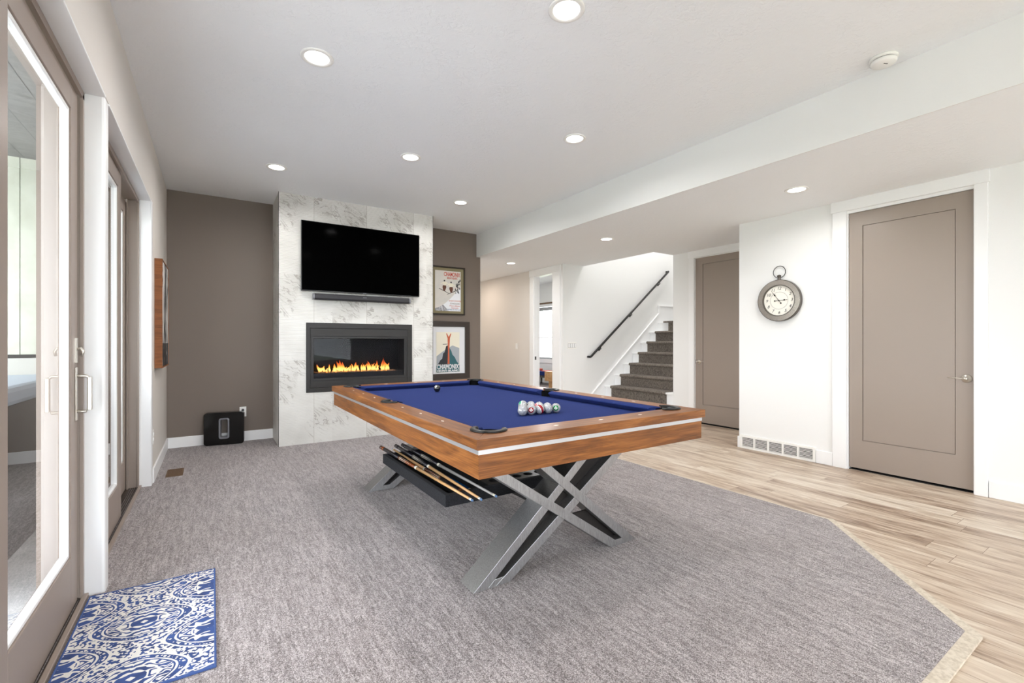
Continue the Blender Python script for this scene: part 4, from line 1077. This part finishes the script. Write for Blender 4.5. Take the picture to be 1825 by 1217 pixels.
# left wall canvas
cv = thing('canvas_picture', (-0.425, 5.063, 0.965), 'black and white brushwork canvas in a deep tan wood frame', 'picture')
bm = BM()
ring_prism(bm, R4(5.063, 5.770, 0.965, 1.930), R4(5.073, 5.760, 0.975, 1.920), -0.424, -0.368, 'x'); obj('wood_frame', bm, 'canvas_wood', cv, bevel=0.001)
obj('painted_canvas', box(BM(), -0.42, -0.372, 5.075, 5.758, 0.977, 1.918), 'brush_art', cv)

# ------------------------------------------------------------------ clock
CX_, CY_, CZ_ = 5.01, 2.487, 1.630
ck = thing('wall_clock', (CX_, CY_, CZ_ - 0.22), 'round silver pocket watch style clock hanging on the white wall', 'clock')
Cc = (CX_ - 0.002, CY_, CZ_); ax = (-1, 0, 0)
bm = BM(); lathe(bm, [(0, 0), (0.205, 0), (0.2185, 0.008), (0.2185, 0.042), (0.2145, 0.046)], Cc, ax, 96, smooth=False); obj('case', bm, 'clock_edge', ck)
bm = BM(); lathe(bm, [(0.2145, 0.045), (0.2125, 0.047), (0.163, 0.047)], Cc, ax, 96, smooth=False); obj('mirror_bezel', bm, 'clock_rim', ck)
bm = BM(); lathe(bm, [(0.2160, 0.044), (0.2160, 0.0475), (0.2125, 0.0478), (0.2125, 0.046)], Cc, ax, 96, smooth=False); lathe(bm, [(0.1645, 0.045), (0.1645, 0.049), (0.158, 0.049), (0.155, 0.028)], Cc, ax, 96, smooth=False); obj('dark_rim_line', bm, 'clock_edge', ck)
bm = BM(); lathe(bm, [(0, 0.030), (0.158, 0.030), (0.158, 0.0)], Cc, ax, 64, smooth=False); obj('dial', bm, 'clock_dial', ck)
bm = BM()
for r_ in (0.088, 0.092): tube(bm, [(CX_ - 0.0325, CY_ + r_ * math.cos(a), CZ_ + r_ * math.sin(a)) for a in [2 * PI * i / 64 for i in range(64)]], 0.0006, 4, True)
obj('dial_ring', bm, 'grey_plastic', ck)
def on_dial(bm, r, ang_, roll=0.0, x=0.0335):
    """bm in XY plane (x right, y up) -> wall, seen from -X: right is -Y"""
    Mx = Matrix.Translation((CX_ - x, CY_ - r * math.sin(ang_), CZ_ + r * math.cos(ang_))) @ Matrix(((0, 0, -1, 0), (-1, 0, 0, 0), (0, 1, 0, 0), (0, 0, 0, 1))) @ Matrix.Rotation(roll, 4, 'Z')
    return xf(bm, Mx)
for k in range(1, 13):
    a = 2 * PI * k / 12
    bm = text_bm(str(k), 0.044, 0.25); on_dial(bm, 0.126, a); obj('numeral', bm, 'clock_ink', ck)
def hand(L, w, tail):
    bm = BM(); y_ = 0
    for pl in ([(-.0022, -tail), (.0022, -tail), (.0016, L), (-.0016, L)], [(0, L * .50), (w, L * .62), (0, L * .82), (-w, L * .62)], [(0, L), (.004, L - .01), (-.004, L - .01)]):
        prism(bm, pl, 0.0, 0.0015)
    lathe(bm, [(0, 0), (0.0075, 0), (0.0075, 0.002), (0, 0.002)], (0, -tail, 0), (0, 0, 1), 16); lathe(bm, [(0, 0), (0.006, 0), (0.006, 0.003), (0, 0.003)], (0, 0, 0), (0, 0, 1), 16)
    return bm
bm = hand(0.086, 0.0095, 0.042); on_dial(bm, 0, 0, -math.radians(87), 0.036); obj('hour_hand', bm, 'clock_ink', ck)
bm = hand(0.112, 0.0085, 0.036); on_dial(bm, 0, 0, math.radians(36), 0.039); obj('minute_hand', bm, 'clock_ink', ck)
bm = BM(); lathe(bm, [(0.016, -0.008), (0.018, 0.006), (0.011, 0.012), (0.016, 0.020), (0.012, 0.030), (0.020, 0.036), (0.018, 0.050), (0.006, 0.056), (0, 0.058)], (CX_ - 0.025, CY_ + 0.003, CZ_ + 0.215), (0, 0, 1), 20); obj('crown', bm, 'clock_edge', ck)
bm = BM(); tube(bm, [(CX_ - 0.02, CY_ + 0.003 + 0.062 * math.cos(a), CZ_ + 0.300 + 0.062 * math.sin(a)) for a in [2 * PI * i / 48 for i in range(48)]], 0.0036, 8, True); obj('hanging_ring', bm, 'black_metal', ck)

# ------------------------------------------------------------------ recessed lights
def downlight(x, y, z, label, warm=1.0, power=LAMP_W):
    t_ = thing('ceiling_light', (x, y, z), label, 'ceiling light', 'recessed ceiling lights')
    bm = BM(); lathe(bm, [(0.093, 0.0), (0.093, -0.004), (0.088, -0.008), (0.070, -0.006), (0.066, 0.0)], (x, y, z), (0, 0, 1), 40); obj('trim_ring', bm, 'white_plastic', t_)
    bm = BM(); lathe(bm, [(0, -0.003), (0.067, -0.003), (0.067, 0.0)], (x, y, z), (0, 0, 1), 40); obj('lens', bm, 'lamp_glow', t_)
    l = area('lamp', (x, y, z - 0.012), (0, 0, 0), 0.13, 0.13, power, LAMP_C, 'DISK', 165)
for x, y, lb in ((1.51, 1.80, 'recessed light above the near end of the pool table, at the top edge'), (0.521, 2.915, 'recessed light over the carpet near the sliding glass door'),
                 (2.525, 2.905, 'recessed light above the right side of the pool table, beside the ceiling drop'), (1.521, 4.02, 'recessed light above the far end of the pool table, before the television'),
                 (0.521, 4.963, 'recessed light nearest the brown wall, before the chimney breast'), (2.526, 5.0, 'recessed light right of the television, by the ceiling drop')):
    downlight(x, y, HC, lb)
for x, y, lb in ((4.28, 1.989, 'recessed light in the lower ceiling before the taupe door'), (4.28, 4.30, 'recessed light in the lower ceiling before the stairs'), (4.24, 6.51, 'recessed light in the hallway ceiling by the doorway')):
    downlight(x, y, LC, lb, power=LAMP_W * 0.7)
# lamps that light the floors above and beyond (stairwell, hall, and an unseen fill in the bedroom)
area('stairwell_lamp', (6.9, 5.3, 5.35), (0, 0, 0), 0.5, 0.5, 52, LAMP_C, 'DISK')
area('bedroom_fill', (6.6, 8.8, 2.85), (0, 0, 0), 0.3, 0.3, 42, LAMP_C, 'DISK')  # unseen source added to brighten the far room
area('hall_lamp', (4.28, 8.5, 2.51), (0, 0, 0), 0.13, 0.13, 8, (1, 0.86, 0.74), 'DISK')

# smoke detector
sd = thing('smoke_detector', (3.345, 1.07, HC), 'round white smoke detector on the ceiling beside the ceiling drop', 'smoke detector')
bm = BM(); lathe(bm, [(0, 0), (0.070, 0), (0.070, -0.012), (0.066, -0.016), (0, -0.016)], (3.345, 1.07, HC), (0, 0, 1), 40); obj('base', bm, 'white_plastic', sd)
bm = BM(); lathe(bm, [(0.059, -0.016), (0.059, -0.0205)], (3.345, 1.07, HC), (0, 0, 1), 40); obj('sensor_gap', bm, 'slot_dark', sd)
bm = BM(); lathe(bm, [(0, -0.0205), (0.064, -0.0205), (0.064, -0.034), (0.056, -0.042), (0.030, -0.047), (0, -0.048)], (3.345, 1.07, HC), (0, 0, 1), 40); obj('cover', bm, 'white_plastic', sd)
bm = BM()
for i in (-1, 0, 1): lathe(bm, [(0, 0), (0.0035, 0), (0.0035, -0.003), (0, -0.003)], (3.330 + i * 0.008, 1.055 - i * 0.004, HC - 0.0455), (0, 0, 1), 10)
obj('vent_hole', bm, 'slot_dark', sd)

# return grille
gr = thing('wall_vent', (5.0, 2.535, 0.0), 'long white louvred vent low on the wall under the clock', 'vent')
gy0, gy1, gz0, gz1 = 2.148, 2.923, 0.002, 0.150
bm = BM(); ring_prism(bm, [(gy0, gz0), (gy1, gz0), (gy1, gz1), (gy0, gz1)], [(gy0 + .024, gz0 + .022), (gy1 - .024, gz0 + .022), (gy1 - .024, gz1 - .022), (gy0 + .024, gz1 - .022)], 4.9925, 5.009, 'x')
n5 = 5; span = (gy1 - gy0); mw = 0.02
for i in range(1, n5):
    yc = gy0 + 0.012 + (span - 0.024) * i / n5; box(bm, 4.9928, 5.0085, yc - 0.009, yc + 0.009, gz0 + 0.021, gz1 - 0.021)
obj('grille_frame', bm, 'white_plastic', gr)
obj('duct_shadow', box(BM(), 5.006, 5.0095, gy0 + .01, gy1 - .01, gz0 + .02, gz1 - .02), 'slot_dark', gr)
bm = BM()
for k in range(8):
    z = gz0 + 0.027 + k * 0.0135
    prism(bm, [(4.994, z), (4.995, z - 0.0015), (5.004, z + 0.0025), (5.003, z + 0.004)], gy0 + 0.015, gy1 - 0.015, 'y')
obj('louvres', bm, 'white_plastic', gr)
# floor register
fr_ = thing('floor_register', (-0.28, 5.14, 0.012), 'small brown metal register set in the carpet by the left wall', 'vent')
bm = BM(); ring_prism(bm, [(-.345, 5.0), (-.22, 5.0), (-.22, 5.28), (-.345, 5.28)], [(-.333, 5.012), (-.232, 5.012), (-.232, 5.268), (-.333, 5.268)], 0.006, 0.016); obj('register_frame', bm, 'register', fr_)
bm = BM()
for k in range(12): box(bm, -0.333, -0.232, 5.016 + k * 0.021, 5.030 + k * 0.021, 0.007, 0.0145)
box(bm, -.335, -.23, 5.01, 5.27, 0.0122, 0.0128); obj('slats', bm, 'register', fr_)

# outlets and switches
def plate_back():
    t_ = thing('wall_outlet', (0.306, YB, 0.30), 'white outlet with a black plug, above the black subwoofer', 'outlet')
    obj('cover_plate', box(BM(), 0.271, 0.341, YB - 0.006, YB - 0.0005, 0.302, 0.420), 'white_plastic', t_, bevel=0.002)
    for zc_ in (0.338, 0.384):
        bm = BM(); prism(bm, rrect(0.034, 0.028, 0.010, 4, 0.306, zc_), YB - 0.008, YB - 0.005, 'y'); obj('socket', bm, 'white_trim', t_)
    bm = BM(); prism(bm, rrect(0.026, 0.026, 0.008, 4, 0.304, 0.384), YB - 0.032, YB - 0.008, 'y'); o_ = obj('plug', bm, 'black_plastic'); tag(o_, 'small black plug and cord in the outlet behind the subwoofer', 'plug')
    bm = BM(); tube(bm, [(0.304, YB - 0.03, 0.380), (0.302, YB - 0.045, 0.36), (0.285, YB - 0.03, 0.32), (0.265, YB - 0.025, 0.2), (0.24, YB - 0.026, 0.1)], 0.003, 6)
    c_ = obj('cord', bm, 'black_plastic', o_)
plate_back()
t_ = thing('wall_outlet', (XL, 4.93, 0.36), 'white outlet on the pale left wall above the baseboard', 'outlet')
obj('cover_plate', box(BM(), XL + 0.0005, XL + 0.006, 4.900, 4.970, 0.330, 0.448), 'white_plastic', t_, bevel=0.002)
for zc_ in (0.366, 0.412):
    bm = BM(); prism(bm, rrect(0.034, 0.028, 0.010, 4, 4.935, zc_), XL + 0.005, XL + 0.009, 'x'); obj('socket', bm, 'white_trim', t_)
t_ = thing('light_switch', (5.21, 6.072, 1.07), 'four gang white switch plate on the wall below the handrail foot', 'switch')
obj('cover_plate', box(BM(), 5.115, 5.315, 6.066, 6.0715, 1.070, 1.190), 'white_plastic', t_, bevel=0.002)
for i in range(4):
    bm = BM(); xx = 5.146 + i * 0.046; box(bm, xx - 0.017, xx + 0.017, 6.063, 6.067, 1.097, 1.163); obj('rocker', bm, 'white_trim', t_, bevel=0.001)
    obj('rocker_gap', box(BM(), xx - 0.0200, xx + 0.0200, 6.0645, 6.0662, 1.094, 1.166), 'grey_plastic', t_)
t_ = thing('light_switch', (XR, 7.486, 1.05), 'single white switch on the hallway wall beside the doorway', 'switch')
obj('cover_plate', box(BM(), XR - 0.006, XR - 0.0005, 7.45, 7.522, 1.05, 1.17), 'white_plastic', t_, bevel=0.002)
obj('rocker', box(BM(), XR - 0.009, XR - 0.005, 7.469, 7.503, 1.077, 1.143), 'white_trim', t_)
t_ = thing('door_sensor', (7.62, 6.07, 1.62), 'small white box fixed high on the bedroom wall', 'sensor') if False else None

# subwoofer
sw = thing('subwoofer', (0.119, 6.262, 0.012), 'black rounded subwoofer with a slot through its middle, on the carpet', 'speaker', rot=math.radians(-7.8))
n_ = 6
bm = BM(); ring_prism(bm, rrect(0.396, 0.372, 0.035, n_, 0, 0.187), rrect(0.104, 0.236, 0.026, n_, 0, 0.190), -0.052, 0.044, 'y'); obj('cabinet', bm, 'black_gloss', sw, bevel=0.006, local=True)
bm = BM(); ring_prism(bm, rrect(0.106, 0.238, 0.026, n_, 0, 0.190), rrect(0.070, 0.200, 0.012, n_, 0, 0.190), -0.056, 0.046, 'y'); obj('port_ring', bm, 'grey_plastic', sw, bevel=0.004, local=True)

# small rug
rg = thing('door_mat', (-0.231, 2.413, 0.012), 'small blue and cream medallion rug on the carpet by the sliding door', 'rug')
rx0, rx1, ry0, ry1 = -0.476, 0.013, 1.985, 2.840
bm = BM(); box(bm, rx0 + .006, rx1 - .006, ry0 + .006, ry1 - .006, 0.012, 0.021)
obj('woven_field', bm, 'rug', rg, origin=(-0.240, 2.462, 0.012))
bm = BM(); ring_prism(bm, [(rx0, ry0), (rx1, ry0), (rx1, ry1), (rx0, ry1)], [(rx0 + .008, ry0 + .008), (rx1 - .008, ry0 + .008), (rx1 - .008, ry1 - .008), (rx0 + .008, ry1 - .008)], 0.012, 0.0225); obj('bound_edge', bm, 'rug_edge', rg, bevel=0.003)

# ------------------------------------------------------------------ bedroom furniture glimpsed through the doorway
bn = thing('bench', (7.7, 10.2, 0.006), 'low upholstered bench with blue seat and dark tapered legs, in the far room', 'bench')
obj('cushion', box(BM(), 7.50, 7.90, 9.45, 10.95, 0.275, 0.378), 'cloth', bn, bevel=0.012)
obj('seat_frame', box(BM(), 7.51, 7.89, 9.46, 10.94, 0.215, 0.275), 'frame_dark', bn, bevel=0.003)
for lx, ly in ((7.54, 10.13), (7.84, 10.44), (7.54, 9.52), (7.84, 9.52), (7.54, 10.88), (7.84, 10.88)):
    bm = BM(); cyl(bm, (lx, ly, 0.006), (lx, ly, 0.22), 0.014, 0.026, 12); obj('leg', bm, 'frame_dark', bn)
o = obj('folded_throw', box(BM(), 7.60, 7.80, 10.33, 10.62, 0.3785, 0.440), 'red_cloth', None, bevel=0.01); tag(o, 'folded red throw lying on the blue bench', 'throw')
o = obj('tray_board', box(BM(), 7.60, 7.82, 9.84, 10.15, 0.3785, 0.398), 'red_cloth', None, bevel=0.004); tag(o, 'flat red tray lying on the blue bench', 'tray')
sd_ = thing('side_table', (7.25, 9.12, 0.006), 'pale oak block side table in front of the bench in the far room', 'table')
obj('drawer_box', box(BM(), 7.10, 7.40, 8.85, 9.33, 0.20, 0.44), 'oak', sd_, bevel=0.004)
obj('plinth', box(BM(), 7.13, 7.35, 8.90, 9.20, 0.006, 0.20), 'oak', sd_, bevel=0.004)

# ------------------------------------------------------------------ outside on the patio
sbox('ground_patio', 'slab', (-7, -0.66, -9, 8, -0.10, -0.02), (-0.66, 8.3, -9, YR - 0.12, -0.10, -0.02), label='pale concrete patio slab, with an unseen rear part added to bounce skylight')  # rear slab is unseen, added to reflect skylight up to the ceiling
sbox('ceiling_porch', 'porch', (-2.7, -0.66, -1.0, 6.2, 2.75, 2.85), label='grey boarded porch ceiling outside')
sbox('wall_porch', 'siding', (-4.2, -0.66, 5.50, 5.62, 1.09, 2.75), label='pale vertical siding wall at the porch end')
sbox('wall_porch_base', 'stone', (-4.2, -0.66, 5.44, 5.62, -0.02, 1.06), label='pale stone base of the porch wall')
sbox('trim_porch_ledge', 'slot_dark', (-4.2, -0.66, 5.49, 5.60, 1.06, 1.09))
pl_ = thing('porch_light', (-1.05, 3.3, 2.75), 'round recessed light in the grey porch ceiling outside the door', 'ceiling light')
bm = BM(); lathe(bm, [(0, -0.004), (0.05, -0.004), (0.085, -0.008), (0.095, 0)], (-1.05, 3.3, 2.75), (0, 0, 1), 32); obj('trim_ring', bm, 'grey_plastic', pl_)
ht = thing('hot_tub', (-1.8, 3.9, -0.02), 'dark sided hot tub with pale cover on the patio outside', 'hot tub')
bm = BM(); prism(bm, rrect(1.7, 1.9, 0.25, 6, -1.80, 3.95), -0.02, 0.84); obj('shell', bm, 'hot_tub_shell', ht, bevel=0.01)
bm = BM(); prism(bm, rrect(1.76, 1.96, 0.27, 6, -1.80, 3.95), 0.84, 0.95); obj('cover', bm, 'hot_tub_cover', ht, bevel=0.03)
sbox('ground_lawn', 'leaf_green', (-40, -7, -40, 40, -0.3, -0.12), (8.3, 40, -10, 40, -0.3, -0.12), (-7, 8.3, -40, -9, -0.3, -0.12), label='grass outside')
for o_ in bpy.data.objects:
    if '_w' in o_: del o_['_w']
